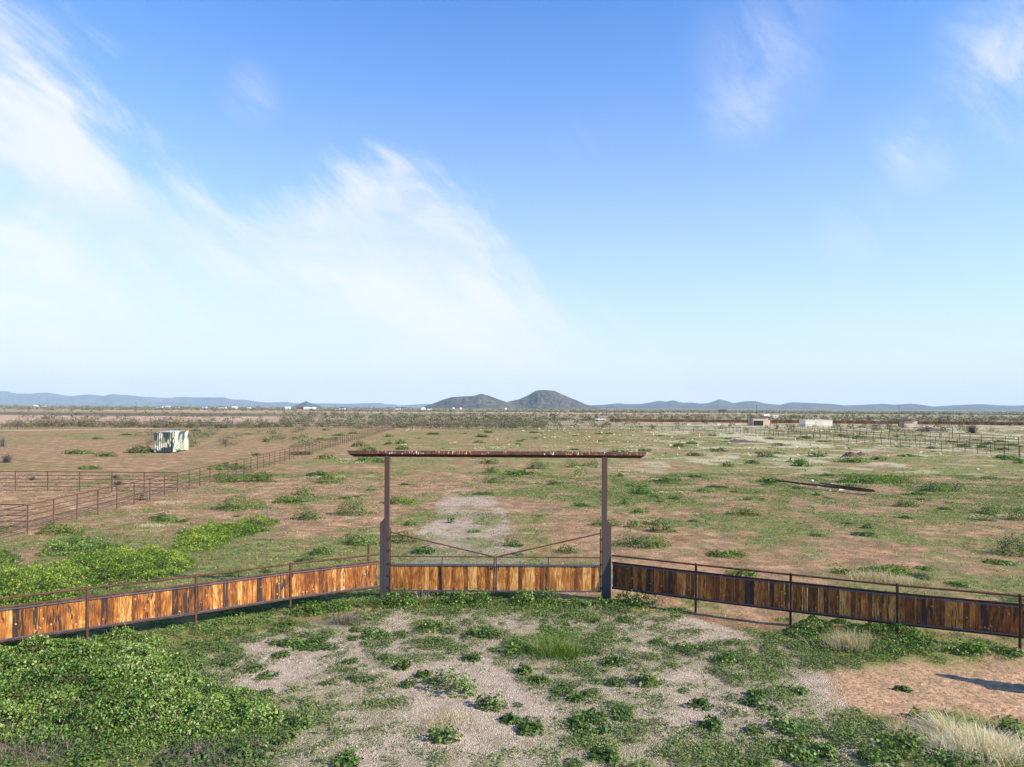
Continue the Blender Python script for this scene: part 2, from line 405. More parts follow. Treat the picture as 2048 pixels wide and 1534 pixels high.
for i in range(len(MOUNDS)):
    mm[sel] = np.maximum(mm[sel], mound_h(gx[sel], gy[sel], i))
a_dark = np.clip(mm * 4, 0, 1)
# far zones: bare tan fields, reddish banks
nf = fbm(gx, gy, 60, 5, 4)
left = sst(-gx / np.maximum(gy, 1), .22, .40)
tan = left * sst(gy, 235, 250) * (1 - sst(gy + 60 * (nf - .5), 420, 450)) + sst(gy + 350 * (nf - .5), 720, 800) * (1 - sst(gy + 350 * (nf - .5), 1000, 1150)) * (.35 + .65 * sst(fbm(gx, gy, 130, 2, 3), .38, .5)) * sst(-gx / np.maximum(gy, 1), -.45, -.25)
tan = tan + .7 * left * sst(gy, 1500, 1600) * (1 - sst(gy, 2200, 2400)) * sst(fbm(gx, gy, 500, 1, 2), .4, .5)
straw = sst(gx / np.maximum(gy, 1), .05, .3) * sst(gy, 60, 130) * sst(fbm(gx, gy * .8, 5, 3, 3), .42, .62) * (1 - sst(gy, 300, 420))
straw = straw + .6 * sst(gx, 2, 14) * sst(gy, 40, 80) * (1 - sst(gy, 90, 130)) * sst(fbm(gx, gy, 3, 3, 3), .5, .65)
burnt = left * sst(gy + 60 * (nf - .5), 430, 460) * (1 - sst(gy + 60 * (nf - .5), 590, 640))
road = left * np.exp(-((gy - (178 + 22 * sst(-gx, 128, 100))) / 6) ** 2) * (gx < -100)
SCRUBZ = sst(gy, 205, 240)
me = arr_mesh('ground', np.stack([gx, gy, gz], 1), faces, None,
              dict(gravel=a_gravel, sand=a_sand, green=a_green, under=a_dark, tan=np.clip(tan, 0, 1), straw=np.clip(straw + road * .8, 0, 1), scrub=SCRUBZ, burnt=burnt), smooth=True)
def f_ground(t):
    p = wc(t)
    fine = t.noise(p, 9, 4, .65); fine2 = t.noise(p, 38, 3, .7); mid = t.noise(p, 1.6, 4, .6); big = t.noise(p, .16, 4, .6)
    m2 = t.noise(p, .55, 5, .62); f4 = t.noise(p, 20, 4, .7)
    soil = t.ramp(t.m('ADD', t.m('MULTIPLY', m2, .34), t.m('ADD', t.m('MULTIPLY', mid, .28), t.m('MULTIPLY', f4, .38))), [(.37, (.10, .052, .026)), (.44, (.215, .118, .058)), (.51, (.37, .215, .112)), (.58, (.51, .33, .19)), (.66, (.64, .47, .31))])
    soil = t.mix(t.m('MULTIPLY', t.ss(big, .45, .62), .5), soil, t.mix(.6, soil, c4(.27, .145, .09)))
    soil = t.mix(t.m('MULTIPLY', t.ss(t.noise(t.v('ADD', p, (50, 20, 0)), .7, 7, .75), .46, .57), .68), soil, c4(.155, .13, .06))
    # tiny dark litter and seedlings
    soil = t.mix(t.m('MULTIPLY', t.ss(fine2, .58, .72), .5), soil, c4(.12, .085, .055))
    g1 = t.node('ShaderNodeTexVoronoi'); g1.inputs['Scale'].default_value = 38; t.put(g1.inputs['Vector'], p)
    gcol = t.ramp(g1.outputs['Color'], [(.0, (.24, .17, .115)), (.35, (.41, .31, .22)), (.7, (.53, .415, .305)), (1, (.70, .59, .46))])
    gcol = t.mix(t.m('MULTIPLY', t.ss(mid, .5, .68), .4), gcol, c4(.29, .205, .15))
    gcol = t.mix(t.m('MULTIPLY', t.ss(t.noise(p, 2.3, 5, .7), .46, .60), .48), gcol, c4(.22, .17, .10))
    gv = t.ss(t.m('ADD', t.attr('gravel'), t.m('ADD', t.m('MULTIPLY', t.m('SUBTRACT', fine, .5), .8), t.m('MULTIPLY', t.m('SUBTRACT', m2, .5), .6))), .38, .64)
    col = t.mix(gv, soil, gcol)
    sandc = t.ramp(fine, [(.36, (.26, .14, .08)), (.5, (.45, .27, .155)), (.64, (.56, .37, .22))])
    sandc = t.mix(t.m('MULTIPLY', t.ss(t.noise(p, 2.0, 6, .72), .47, .60), .6), sandc, c4(.20, .145, .078))
    col = t.mix(t.ss(t.m('ADD', t.attr('sand'), t.m('MULTIPLY', t.m('SUBTRACT', fine, .5), .9)), .35, .6), col, sandc)
    grn = t.m('ADD', t.attr('green'), t.m('ADD', t.m('MULTIPLY', t.m('SUBTRACT', fine, .5), .34), t.m('ADD', t.m('MULTIPLY', t.m('SUBTRACT', f4, .5), .30), t.m('MULTIPLY', t.m('SUBTRACT', m2, .5), .30))))
    thr = t.m('MULTIPLY_ADD', t.attr('gravel'), .035, 0.465)
    gcv = t.m('MULTIPLY', t.ss(grn, t.m('SUBTRACT', thr, .06), t.m('ADD', thr, .12)), t.m('MULTIPLY_ADD', t.attr('gravel'), -.42, .88))
    gfc = t.ramp(t.m('ADD', t.m('MULTIPLY', fine2, .5), t.m('MULTIPLY', mid, .5)), [(.36, (.060, .078, .022)), (.46, (.125, .150, .040)), (.55, (.205, .210, .065)), (.66, (.33, .29, .14))])
    col = t.mix(gcv, col, gfc)
    col = t.mix(t.attr('scrub'), col, t.ramp(t.noise(p, .08, 4, .65), [(.3, (.17, .15, .075)), (.5, (.26, .215, .12)), (.7, (.35, .28, .17))]))
    col = t.mix(t.m('MULTIPLY', t.attr('straw'), t.ss(t.m('ADD', fine, t.attr('straw')), .7, 1.2)), col, c4(.42, .37, .23))
    col = t.mix(t.attr('tan'), col, t.ramp(t.noise(p, .05, 4, .65), [(.3, (.30, .19, .12)), (.5, (.42, .28, .185)), (.7, (.50, .35, .24))]))
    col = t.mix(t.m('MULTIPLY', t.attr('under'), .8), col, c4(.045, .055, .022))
    col = t.mix(t.m('MULTIPLY', t.attr('burnt'), .8), col, c4(.10, .072, .052))
    hgt = t.m('ADD', t.m('MULTIPLY', fine, 1.2), t.m('ADD', t.m('MULTIPLY', fine2, .5), t.m('MULTIPLY', g1.outputs['Distance'], t.m('MULTIPLY', gv, .8))))
    return pbsdf(t, col, .95, 0, hgt, .75, .05, .1)
me.materials.append(mat('desert_soil', f_ground))
g_o = link('ground', me); meta(g_o, 'flat reddish desert ground with pale gravel forecourt and green film of weeds', kind='structure')

# ------------------------------------------------------------------ leaves and blades
def leaf_mesh(name, P, size, tint, m, tilt=.9, six=True, up=None, aspect=.85):
    n = len(P)
    nrm = rng.normal(size=(n, 3)) * tilt; nrm[:, 2] += 1
    if up is not None: nrm += up
    nrm /= np.linalg.norm(nrm, axis=1)[:, None]
    a = rng.normal(size=(n, 3)); e1 = np.cross(nrm, a); e1 /= np.linalg.norm(e1, axis=1)[:, None]; e2 = np.cross(nrm, e1)
    size = np.asarray(size)[:, None] * .5
    if six:
        k = 6; ang = np.linspace(0, 2 * np.pi, 6, endpoint=False)
        rr = [1.0, .9, 1.05, .72, 1.05, .9]
        lift = [.18, -.12, .2, -.15, .2, -.12]
    else:
        k = 4; ang = np.array([0, 1.57, 3.14, 4.71]); rr = [1.1, .62, 1.1, .62]; lift = [0, .12, 0, .12]
    V = np.empty((n, k, 3))
    for j in range(k):
        V[:, j] = P + size * rr[j] * (np.cos(ang[j]) * e1 + np.sin(ang[j]) * aspect * e2) + size * lift[j] * nrm
    Fc = np.arange(n * k).reshape(n, k)
    return arr_mesh(name, V.reshape(-1, 3), Fc, m, dict(tint=np.repeat(np.clip(tint, 0, 1), k)))
def blade_mesh(name, P, length, width, lean, tint, m, bend=None):
    """curved blades, two quads each; lean (n,2) is the horizontal offset of the tip"""
    n = len(P); L = np.asarray(length)[:, None]; w = np.asarray(width)[:, None]
    ln = np.concatenate([lean, np.zeros((n, 1))], 1)
    zz = np.zeros((n, 3)); zz[:, 2] = 1
    hz = np.sqrt(np.clip(1 - (np.linalg.norm(lean, axis=1)[:, None]) ** 2, .02, 1))
    mid = P + L * (.5 * hz * zz * 1.15 + .35 * ln); tip = P + L * (hz * zz + ln)
    d = rng.normal(size=(n, 3)); d[:, 2] *= .2; d /= np.linalg.norm(d, axis=1)[:, None]
    V = np.stack([P - d * w, P + d * w, mid + d * w * .8, mid - d * w * .8, tip + d * w * .2, tip - d * w * .2], 1)
    b = np.arange(n)[:, None] * 6
    Fc = np.concatenate([b + np.array([[0, 1, 2, 3]]), b + np.array([[3, 2, 4, 5]])], 0)
    return arr_mesh(name, V.reshape(-1, 3), Fc, m, dict(tint=np.repeat(np.clip(tint, 0, 1), 6)))

def gzat(x, y): return relief(np.asarray(x, float), np.asarray(y, float))

# big leafy mounds (nobody could count the plants)
MLAB = ['dense green mallow thicket with broad leaves filling the left foreground before the board fence',
        'yellow-green weed bank running towards the gate behind the left board fence',
        'large bright yellow-green weed bank directly behind the left board fence',
        'green weed strip between the yellow bank and the pipe fence corner',
        'green weeds at the far left edge in front of the pipe fence',
        'broad-leaved green weeds growing along the foot of the right board fence']
for i, (poly, h, cidx) in enumerate(MOUNDS):
    xs = [p[0] for p in poly]; ys = [p[1] for p in poly]
    area = (max(xs) - min(xs) + 2) * (max(ys) - min(ys) + 2)
    dens = [1300, 850, 700, 750, 700, 1100][i]
    n = int(area * dens)
    x = rng.uniform(min(xs) - 1, max(xs) + 1, n); y = rng.uniform(min(ys) - 1, max(ys) + 1, n)
    hh = mound_h(x, y, i); keep = (hh > .03) & (np.abs(x) < .80 * y + 2) & (y > 10)
    x, y, hh = x[keep], y[keep], hh[keep]; n = len(x)
    lump = (fbm(x, y, .5, 3, 2) - .5) * .5
    z = gzat(x, y) + hh * (1 - .55 * rng.random(n) ** 2.2) + lump * np.minimum(1, hh * 4) + .02
    z = np.maximum(z, gzat(x, y) + .015)
    tint = .47 + 1.1 * (fbm(x, y, 1.6, 6, 3) - .5) + 1.0 * lump + rng.normal(size=n) * .27
    sz = rng.uniform(.022, .060, n) + .035 * (rng.random(n) ** 5)
    me = leaf_mesh('weed_thicket', np.stack([x, y, z], 1), sz, tint, M_mallow_y if cidx else M_mallow, 1.05)
    o = link('weed_thicket', me); meta(o, MLAB[i], kind='stuff')
    ns = int(n * (.05 if i == 0 else .02)); q = rng.choice(n, ns)
    bm_ = blade_mesh('dead_stems', np.stack([x[q], y[q], z[q] - .03], 1), rng.uniform(.08, .22, ns), np.full(ns, .0028), np.clip(rng.normal(size=(ns, 2)) * .6, -.95, .95), rng.random(ns), M_straw)
    o = link('dead_stems', bm_); meta(o, 'thin straw stems poking out of the ' + MLAB[i].split(' ', 1)[0] + ' weeds ' + ['left before the fence', 'towards the gate', 'behind the left fence', 'near the corral corner', 'at the far left edge', 'along the right fence'][i], kind='stuff')

# low ground cover: small rosettes over the forecourt and the near field
def cover_points(n, x0, x1, y0, y1, lo, hi, slope=.78):
    x = rng.uniform(x0, x1, n); y = rng.uniform(y0, y1, n)
    k = np.abs(x) < slope * y + 1.5; x, y = x[k], y[k]
    pr = sst(green(x, y) + .10 * (vn(x, y, .25, 3) - .5), lo, hi)
    k = rng.random(len(x)) < pr
    return x[k], y[k], pr[k]
x, y, pr = cover_points(900000, -19, 19, 10.2, 25, .445, .68)
cl = np.maximum(sst(vn(x, y, .42, 1), .38, .62), .9 * sst(vn(x, y, .16, 5), .55, .75))
k = rng.random(len(x)) < (.10 + .90 * cl); x, y, pr, cl = x[k], y[k], pr[k], cl[k]
n = len(x)
z = gzat(x, y) + .01 + rng.random(n) * (.02 + .09 * cl * pr)
sz = rng.uniform(.018, .042, n) + .022 * cl
me = leaf_mesh('ground_cover', np.stack([x, y, z], 1), sz, .38 + .5 * (vn(x, y, 1.3, 4) - .5) + rng.normal(size=n) * .2, M_cover, .7, six=False)
meta(link('ground_cover', me), 'low green weed cover speckling the gravel in front of the gate', kind='stuff')
x, y, pr = cover_points(620000, -56, 56, 22, 70, .43, .62)
n = len(x); z = gzat(x, y) + .015 + rng.random(n) * .05
me = leaf_mesh('field_cover', np.stack([x, y, z], 1), rng.uniform(.03, .08, n) * (.6 + y / 60), .42 + .5 * (vn(x, y, 3, 4) - .5) + rng.normal(size=n) * .22, M_cover, .6, six=False)
meta(link('field_cover', me), 'thin green weed film over the reddish field behind the gate', kind='stuff')
x, y, pr = cover_points(90000, -175, 175, 66, 230, .46, .62)
n = len(x); z = gzat(x, y) + .02 + rng.random(n) * .07
me = leaf_mesh('far_field_cover', np.stack([x, y, z], 1), rng.uniform(.12, .30, n), .42 + rng.normal(size=n) * .22, M_cover, .35, six=False)
meta(link('far_field_cover', me), 'patchy green weeds over the far half of the fenced field', kind='stuff')

x = rng.uniform(-16, 16, 26000); y = rng.uniform(10.5, 26, 26000)
k = (np.abs(x) < .8 * y + 1) & (rng.random(26000) < sst(fbm(x, y, 1.4, 6, 3), .44, .62)); x, y = x[k], y[k]; n = len(x)
me = blade_mesh('dead_grass', np.stack([x, y, gzat(x, y)], 1), rng.uniform(.05, .16, n), np.full(n, .0022), np.clip(rng.normal(size=(n, 2)) * .6, -.95, .95), rng.random(n), M_straw)
meta(link('dead_grass', me), 'thin dead straw stalks strewn over the gravel forecourt', kind='stuff')

x = rng.uniform(-50, 50, 150000); y = rng.uniform(21, 66, 150000); k = (np.abs(x) < .8 * y); x, y = x[k], y[k]; n = len(x)
def f_lit(t): return pbsdf(t, t.ramp(t.attr('tint'), [(0, (.07, .04, .028)), (.45, (.20, .12, .075)), (.6, (.45, .32, .21)), (1, (.66, .55, .40))]), .95)
me = leaf_mesh('field_litter', np.stack([x, y, gzat(x, y) + .012], 1), rng.uniform(.02, .065, n) * (.7 + y / 70), rng.random(n), mat('soil_clod', f_lit), .45, six=False)
meta(link('field_litter', me), 'crumbs of dry plant litter and clods on the reddish field', kind='stuff')

# real loose stones on the forecourt and clods on the bare soil
x = rng.uniform(-15, 15, 60000); y = rng.uniform(10.5, 25, 60000)
k = (near_gravel(x, y) > .5) & (np.abs(x) < .8 * y + 1); x, y = x[k], y[k]; n = len(x)
s = rng.uniform(.005, .016, n) + .014 * rng.random(n) ** 8
octa = np.array([(1, 0, 0), (0, 1, 0), (-1, 0, 0), (0, -1, 0), (0, 0, 1)], float)
ang = rng.uniform(0, 6.28, n); ca, sa = np.cos(ang), np.sin(ang)
V = np.empty((n, 5, 3))
for j in range(5):
    ox = octa[j, 0] * s * rng.uniform(.7, 1.3, n); oy = octa[j, 1] * s * rng.uniform(.7, 1.3, n)
    V[:, j, 0] = x + ox * ca - oy * sa; V[:, j, 1] = y + ox * sa + oy * ca; V[:, j, 2] = gzat(x, y) + (octa[j, 2] * s * .9 if j == 4 else -.004)
b = np.arange(n)[:, None] * 5
Fc = np.concatenate([b + np.array([[i_, (i_ + 1) % 4, 4]]) for i_ in range(4)], 0)
def f_stone(t): return pbsdf(t, t.ramp(t.attr('tint'), [(0, (.20, .15, .11)), (.5, (.40, .315, .24)), (1, (.66, .57, .47))]), .9)
M_stone = mat('gravel_stone', f_stone)
me = arr_mesh('gravel', V.reshape(-1, 3), Fc, M_stone, dict(tint=np.repeat(rng.random(n), 5)))
meta(link('gravel', me), 'loose pale pinkish gravel stones on the forecourt', kind='stuff')

# ------------------------------------------------------------------ leafy clumps: things of their own
def clump_mesh(rx, ry, h, m, leaf=.07, dens=1.0, rg=None):
    n = int(np.clip(1500 * rx * ry * dens * (.07 / leaf) ** 2 + 90, 90, 1900))
    q = rng.normal(size=(n, 3)); q /= np.linalg.norm(q, axis=1)[:, None]; q[:, 2] = np.abs(q[:, 2]) ** .8
    th = np.arctan2(q[:, 1], q[:, 0]); ph = rng.uniform(0, 6.28, 3)
    lob = 1 + .22 * np.sin(2 * th + ph[0]) + .16 * np.sin(3 * th + ph[1]) + .12 * np.sin(5 * th + ph[2])
    r = (1 - .5 * rng.random(n) ** 2) * lob
    P = np.stack([q[:, 0] * r * rx, q[:, 1] * r * ry, np.maximum(q[:, 2] * r * h * (.75 + .5 * vn(q[:, 0] * 3 + ph[0], q[:, 1] * 3, 1, 2)), .012)], 1)
    kk = vn(P[:, 0] / .13 + ph[0] * 9, P[:, 1] / .13, 1, 3) > (.30 if max(rx, ry) < .7 else .08); P = P[kk]; n = len(P)
    # stray sprawling leaves at the skirt
    k = max(8, n // 6); t2 = rng.uniform(0, 6.28, k); rr = rng.uniform(.8, 1.15, k)
    S = np.stack([np.cos(t2) * rr * rx, np.sin(t2) * rr * ry, rng.uniform(.01, .05, k)], 1)
    P = np.concatenate([P, S]); n = len(P)
    up = P / np.array([rx, ry, h]) * .8
    tint = .36 + rng.normal(size=n) * .27 + .14 * np.sin(P[:, 0] / rx * 3 + ph[1])
    return leaf_mesh('leafy_weed', P, rng.uniform(.7, 1.25, n) * leaf, tint, m, .7, up=up)
def clump(px, py, wpx, hpx, m, label, cat='weed', name='leafy_weed', leaf=.07, group=None):
    x, y = G(px, py); mpp = y / F
    rx = wpx * mpp * .46; h = max(.10, hpx * mpp * (.88 if y < 30 else 1.15)); ry = min(rx, max(.35 * rx, .5 * rx + .1))
    h = min(h, .95)
    leaf = max(leaf, .0016 * y) if y > 40 else leaf
    me = clump_mesh(rx, ry, h, m, leaf, 1.3 if y < 30 else 1.0)
    o = link(name, me, loc=(x, y + ry * .6, float(gzat(x, y + ry * .6))))
    meta(o, label, cat, group); return o
Mm, My, Md = M_mallow, M_mallow_y, M_dark
CL = [
 (708, 1030, 88, 25, Mm, 'rounded green weed mound left of the left gate post'),
 (978, 927, 38, 8, Md, 'flat green weed patch just under the crossbeam middle'),
 (983, 945, 34, 11, Md, 'dark green weed below the flat patch under the crossbeam'),
 (1075, 938, 50, 13, Md, 'domed dark green weed under the crossbeam, right of centre'),
 (1148, 935, 36, 13, Mm, 'left of two touching green weeds near the right gate post top'),
 (1183, 935, 36, 12, Mm, 'right of two touching green weeds near the right gate post top'),
 (1160, 953, 26, 16, Mm, 'upright green weed below the touching pair near the right post'),
 (982, 966, 32, 10, Md, 'small dark weed at the far end of the gravel drive'),
 (1108, 969, 26, 8, Md, 'small dark weed on bare soil right of the gravel drive end'),
 (1241, 954, 22, 6, Md, 'tiny dark weed just right of the right gate post'),
 (1340, 967, 34, 13, Md, 'compact dark green weed midway along the field right of the gate'),
 (1287, 988, 60, 10, Mm, 'wide flat green weed right of the right gate post'),
 (1251, 1008, 20, 8, Mm, 'tiny green sprout close right of the right gate post'),
 (1282, 1026, 32, 8, Mm, 'small faint weed between two wider ones right of the gate'),
 (797, 1007, 76, 11, My, 'long low yellow-green weed behind the left gate post'),
 (820, 1050, 30, 8, Mm, 'small weed at the left edge of the gravel drive'),
 (903, 1045, 16, 12, Md, 'narrow dark sprout standing in the gravel drive'),
 (1210, 1052, 60, 12, My, 'yellow-green weed directly behind the right gate post'),
 (1272, 1056, 50, 14, Mm, 'middle weed of the green row right of the right gate post'),
 (1325, 1064, 64, 24, Md, 'tallest dark weed ending the green row right of the gate'),
 (1287, 1093, 115, 16, Mm, 'long low weed bed above the right board fence beside the gate'),
 (1135, 1105, 44, 12, Md, 'dark weed behind the right gate leaf brace'),
 (1024, 1094, 36, 12, Md, 'dark weed in the gravel drive above the gate centre'),
 (718, 1090, 80, 17, Mm, 'light green weed bed left of the left gate post foot'),
 (808, 1086, 58, 22, Md, 'dark green weed behind the left gate leaf brace'),
 (716, 893, 34, 9, Md, 'dark weed by the far pipe fence left above the crossbeam'),
 (736, 903, 44, 9, Mm, 'green weed between crossbeam end and the far pipe fence'),
 (800, 888, 26, 7, Md, 'upper of two dark weeds above the crossbeam left part'),
 (803, 899, 28, 6, Md, 'lower of two dark weeds above the crossbeam left part'),
 (776, 889, 20, 5, My, 'small yellow-green weed above the crossbeam left part'),
 (740, 925, 84, 9, Mm, 'flat wide green patch just below the crossbeam left end'),
 (660, 966, 66, 20, My, 'bright green weed left of the crossbeam left end'),
 (275, 906, 66, 17, Md, 'large dark green weed against the camouflage container'),
 (150, 908, 62, 7, Mm, 'flat green weed left of the camouflage container'),
 (208, 913, 42, 7, Md, 'small dark weed left of the big one by the container'),
 (176, 938, 48, 6, My, 'flat pale green weed on bare soil left of the container front'),
 (513, 964, 74, 27, Md, 'tall dark green weed against the long pipe fence'),
 (455, 965, 52, 12, Mm, 'lower green weed beside the tall one at the pipe fence'),
 (512, 911, 22, 5, Md, 'small dark weed behind the long pipe fence'),
 (598, 909, 52, 6, Md, 'thin dark weed line along the foot of the long pipe fence'),
 (605, 990, 44, 15, Mm, 'small domed weed in the field left of the gate'),
 (567, 1005, 54, 10, My, 'flat light weed in front of the small domed one'),
 (475, 1019, 118, 20, Mm, 'wide spreading green weed in the left middle field'),
 (611, 1039, 68, 16, Mm, 'low wide weed between yellow bank and left gate post'),
 (328, 1043, 42, 12, Mm, 'small green weed between pipe fence and yellow bank'),
 (112, 1069, 94, 20, My, 'yellowish green weed at the foot of the pipe fence corner'),
 (280, 1000, 24, 12, Md, 'dark tuft growing under the pipe fence rails'),
 (530, 884, 14, 5, Md, 'tiny dark weed far behind the long pipe fence'),
 (1492, 1031, 72, 13, Mm, 'wide green weed in the middle of the right field'),
 (1536, 914, 40, 9, Md, 'dark flat weed beyond the lying steel pipes'),
 (1720, 966, 90, 12, Mm, 'green weed bed behind the lying steel pipes'),
 (1790, 966, 120, 14, My, 'long yellow-green weed bed right of the lying pipes'),
 (1700, 976, 36, 9, My, 'bright weed touching the lying steel pipes'),
 (1880, 983, 66, 16, Mm, 'leafy weed left half of the pair in the right field'),
 (1917, 983, 34, 22, Md, 'round dark weed, right half of the pair in the right field'),
 (1838, 990, 46, 7, Mm, 'flat weed trailing left of the pair in the right field'),
 (1818, 1014, 50, 12, Md, 'dark domed weed below the pair in the right field'),
 (1985, 1028, 58, 16, Mm, 'green domed weed near the right picture edge'),
 (2048, 1041, 56, 24, Md, 'dark round weed cut by the right picture edge'),
 (2038, 1110, 90, 34, Md, 'big dark weed above the last board fence post at right'),
 (1738, 1057, 28, 8, Md, 'small dark weed alone on the bare right field'),
 (1410, 985, 42, 8, Mm, 'low weed left of the lying pipes, nearer the gate'),
 (1392, 955, 34, 5, Md, 'thin dark weed midway between gate post and lying pipes'),
 (1443, 903, 26, 7, Md, 'dark tuft far in the right field'),
 (1505, 927, 30, 7, Md, 'dark tuft left beyond the lying pipes'),
 (1457, 933, 28, 7, Mm, 'pale green tuft left beyond the lying pipes'),
 (1392, 912, 38, 6, Md, 'flat dark weed far right of the crossbeam end'),
 (1712, 925, 70, 9, My, 'yellow-green weed in front of the dark dirt pile'),
 (1560, 892, 28, 5, Mm, 'flat green weed far in the right field'),
 (1780, 1148, 110, 14, My, 'yellow-green ring of weeds round dead grass behind the right fence'),
 (1690, 1147, 40, 9, Mm, 'small weed left of the dead grass behind the right fence'),
 (1490, 1152, 70, 12, My, 'bright weed right behind the right board fence'),
 (1455, 1113, 80, 9, Mm, 'long flat weed behind the second right fence section'),
 (793, 1214, 88, 38, Mm, 'leafy green bush at the foot of the left gate post'),
 (905, 1213, 80, 30, Mm, 'leafy weed under the left gate leaf'),
 (957, 1210, 72, 30, Mm, 'leafy weed below the gate centre'),
 (1066, 1212, 108, 32, Mm, 'broad leafy weed under the right gate leaf'),
 (1150, 1214, 70, 16, Mm, 'low weed before the right gate leaf end'),
 (1210, 1214, 80, 15, Mm, 'low weed at the foot of the right gate post'),
 (1272, 1214, 95, 30, Md, 'leafy weed at the gate end of the right board fence'),
 (612, 1228, 80, 24, Mm, 'leafy weed at the last left fence post before the gate'),
 (668, 1222, 66, 16, Mm, 'low leafy weed under the last left fence panel'),
 (455, 1235, 60, 16, Mm, 'weed beside the left fence post near the thicket'),
 (902, 1388, 112, 46, Mm, 'largest leafy weed on the gravel forecourt'),
 (984, 1418, 68, 28, Mm, 'second leafy weed on the forecourt, right below the largest'),
 (888, 1482, 66, 26, Mm, 'leafy weed on the forecourt near the bottom edge'),
 (1020, 1446, 42, 14, Md, 'upper lobe of a dark sprawling weed on the forecourt'),
 (1060, 1466, 52, 16, Md, 'lower lobe of a dark sprawling weed on the forecourt'),
 (1025, 1308, 32, 24, My, 'small bright weed left of the feathery weeds on the forecourt'),
 (1062, 1304, 36, 16, Md, 'dark weed between bright weed and feathery weeds'),
 (803, 1337, 34, 14, Md, 'small dark weed left on the forecourt gravel'),
 (845, 1352, 30, 12, Md, 'small dark weed above the largest forecourt weed'),
 (1048, 1345, 34, 14, Md, 'small dark weed right above the forecourt middle'),
 (1078, 1363, 44, 12, Md, 'sprawling dark weed right of the forecourt middle'),
 (942, 1320, 38, 11, Md, 'flat dark weed in the upper forecourt'),
 (958, 1275, 70, 20, Mm, 'leafy weed patch on the upper forecourt'),
 (870, 1262, 80, 20, Mm, 'wide leafy patch on the upper left forecourt'),
 (750, 1275, 70, 16, Mm, 'leafy patch near the left forecourt fence'),
 (585, 1290, 50, 14, Mm, 'small leafy patch beside the thicket on gravel'),
 (1297, 1372, 58, 28, Mm, 'leafy weed right of the forecourt middle'),
 (1190, 1440, 60, 14, Md, 'sprawling dark patch, lower right forecourt'),
 (1203, 1462, 56, 16, Md, 'second sprawling dark patch, lower right forecourt'),
 (1160, 1448, 40, 14, Md, 'dark tuft left of the sprawling patches'),
 (1151, 1402, 34, 16, Mm, 'bright tuft on the right forecourt gravel'),
 (1230, 1330, 60, 16, Md, 'dark low patch right of the feathery weeds'),
 (1456, 1326, 52, 20, Mm, 'leafy weed in the right forecourt below the fence'),
 (1380, 1300, 60, 16, Mm, 'leafy weed in the upper right forecourt'),
 (1595, 1388, 52, 14, Mm, 'small leafy weed at the edge of the orange sand'),
 (1518, 1396, 42, 14, Mm, 'small leafy weed left of the orange sand'),
 (1407, 1416, 48, 18, Md, 'dark leafy weed in the lower right forecourt'),
 (1508, 1412, 46, 13, Md, 'flat dark weed near the orange sand'),
 (1574, 1464, 66, 28, Mm, 'leafy weed below the orange sand corner'),
 (1428, 1456, 50, 18, Md, 'dark weed near the bottom, right of centre'),
 (1620, 1518, 140, 28, Mm, 'wide leafy weed at the bottom edge right of centre'),
 (1818, 1508, 100, 46, Mm, 'tall leafy weed left of the blond grass at lower right'),
 (1766, 1530, 90, 26, Mm, 'leafy weed at the bottom edge below the tall one'),
 (1811, 1383, 32, 10, Md, 'small dark weed on the orange sand'),
 (2030, 1472, 56, 34, Mm, 'leafy weed right of the blond grass'),
 (1930, 1532, 120, 18, Mm, 'leafy weeds under the blond grass at the bottom edge'),
 (1860, 1448, 70, 22, My, 'yellowish weed behind the blond grass'),
 (1950, 1308, 84, 25, Mm, 'broad-leaved weed in the shade of the last right fence panel'),
 (2030, 1310, 50, 14, Mm, 'weed at the foot of the last right fence post'),
 (2010, 1128, 60, 8, Mm, 'flat weed behind the last right fence panel'),
 (595, 1452, 66, 24, Mm, 'leafy weed on gravel right of the thicket tip'),
 (560, 1480, 50, 16, Md, 'dark weed below the thicket tip'),
 (480, 1515, 90, 24, Mm, 'leafy weed at the bottom edge right of the thicket'),
 (1210, 1520, 60, 18, Md, 'dark patch at the bottom edge, right of the middle'),
 (690, 1528, 60, 14, Mm, 'small leafy weed at the bottom edge left of the middle'),
]
for (px, py, w, h, m, lab) in CL: clump(px, py, w, h, m, lab)

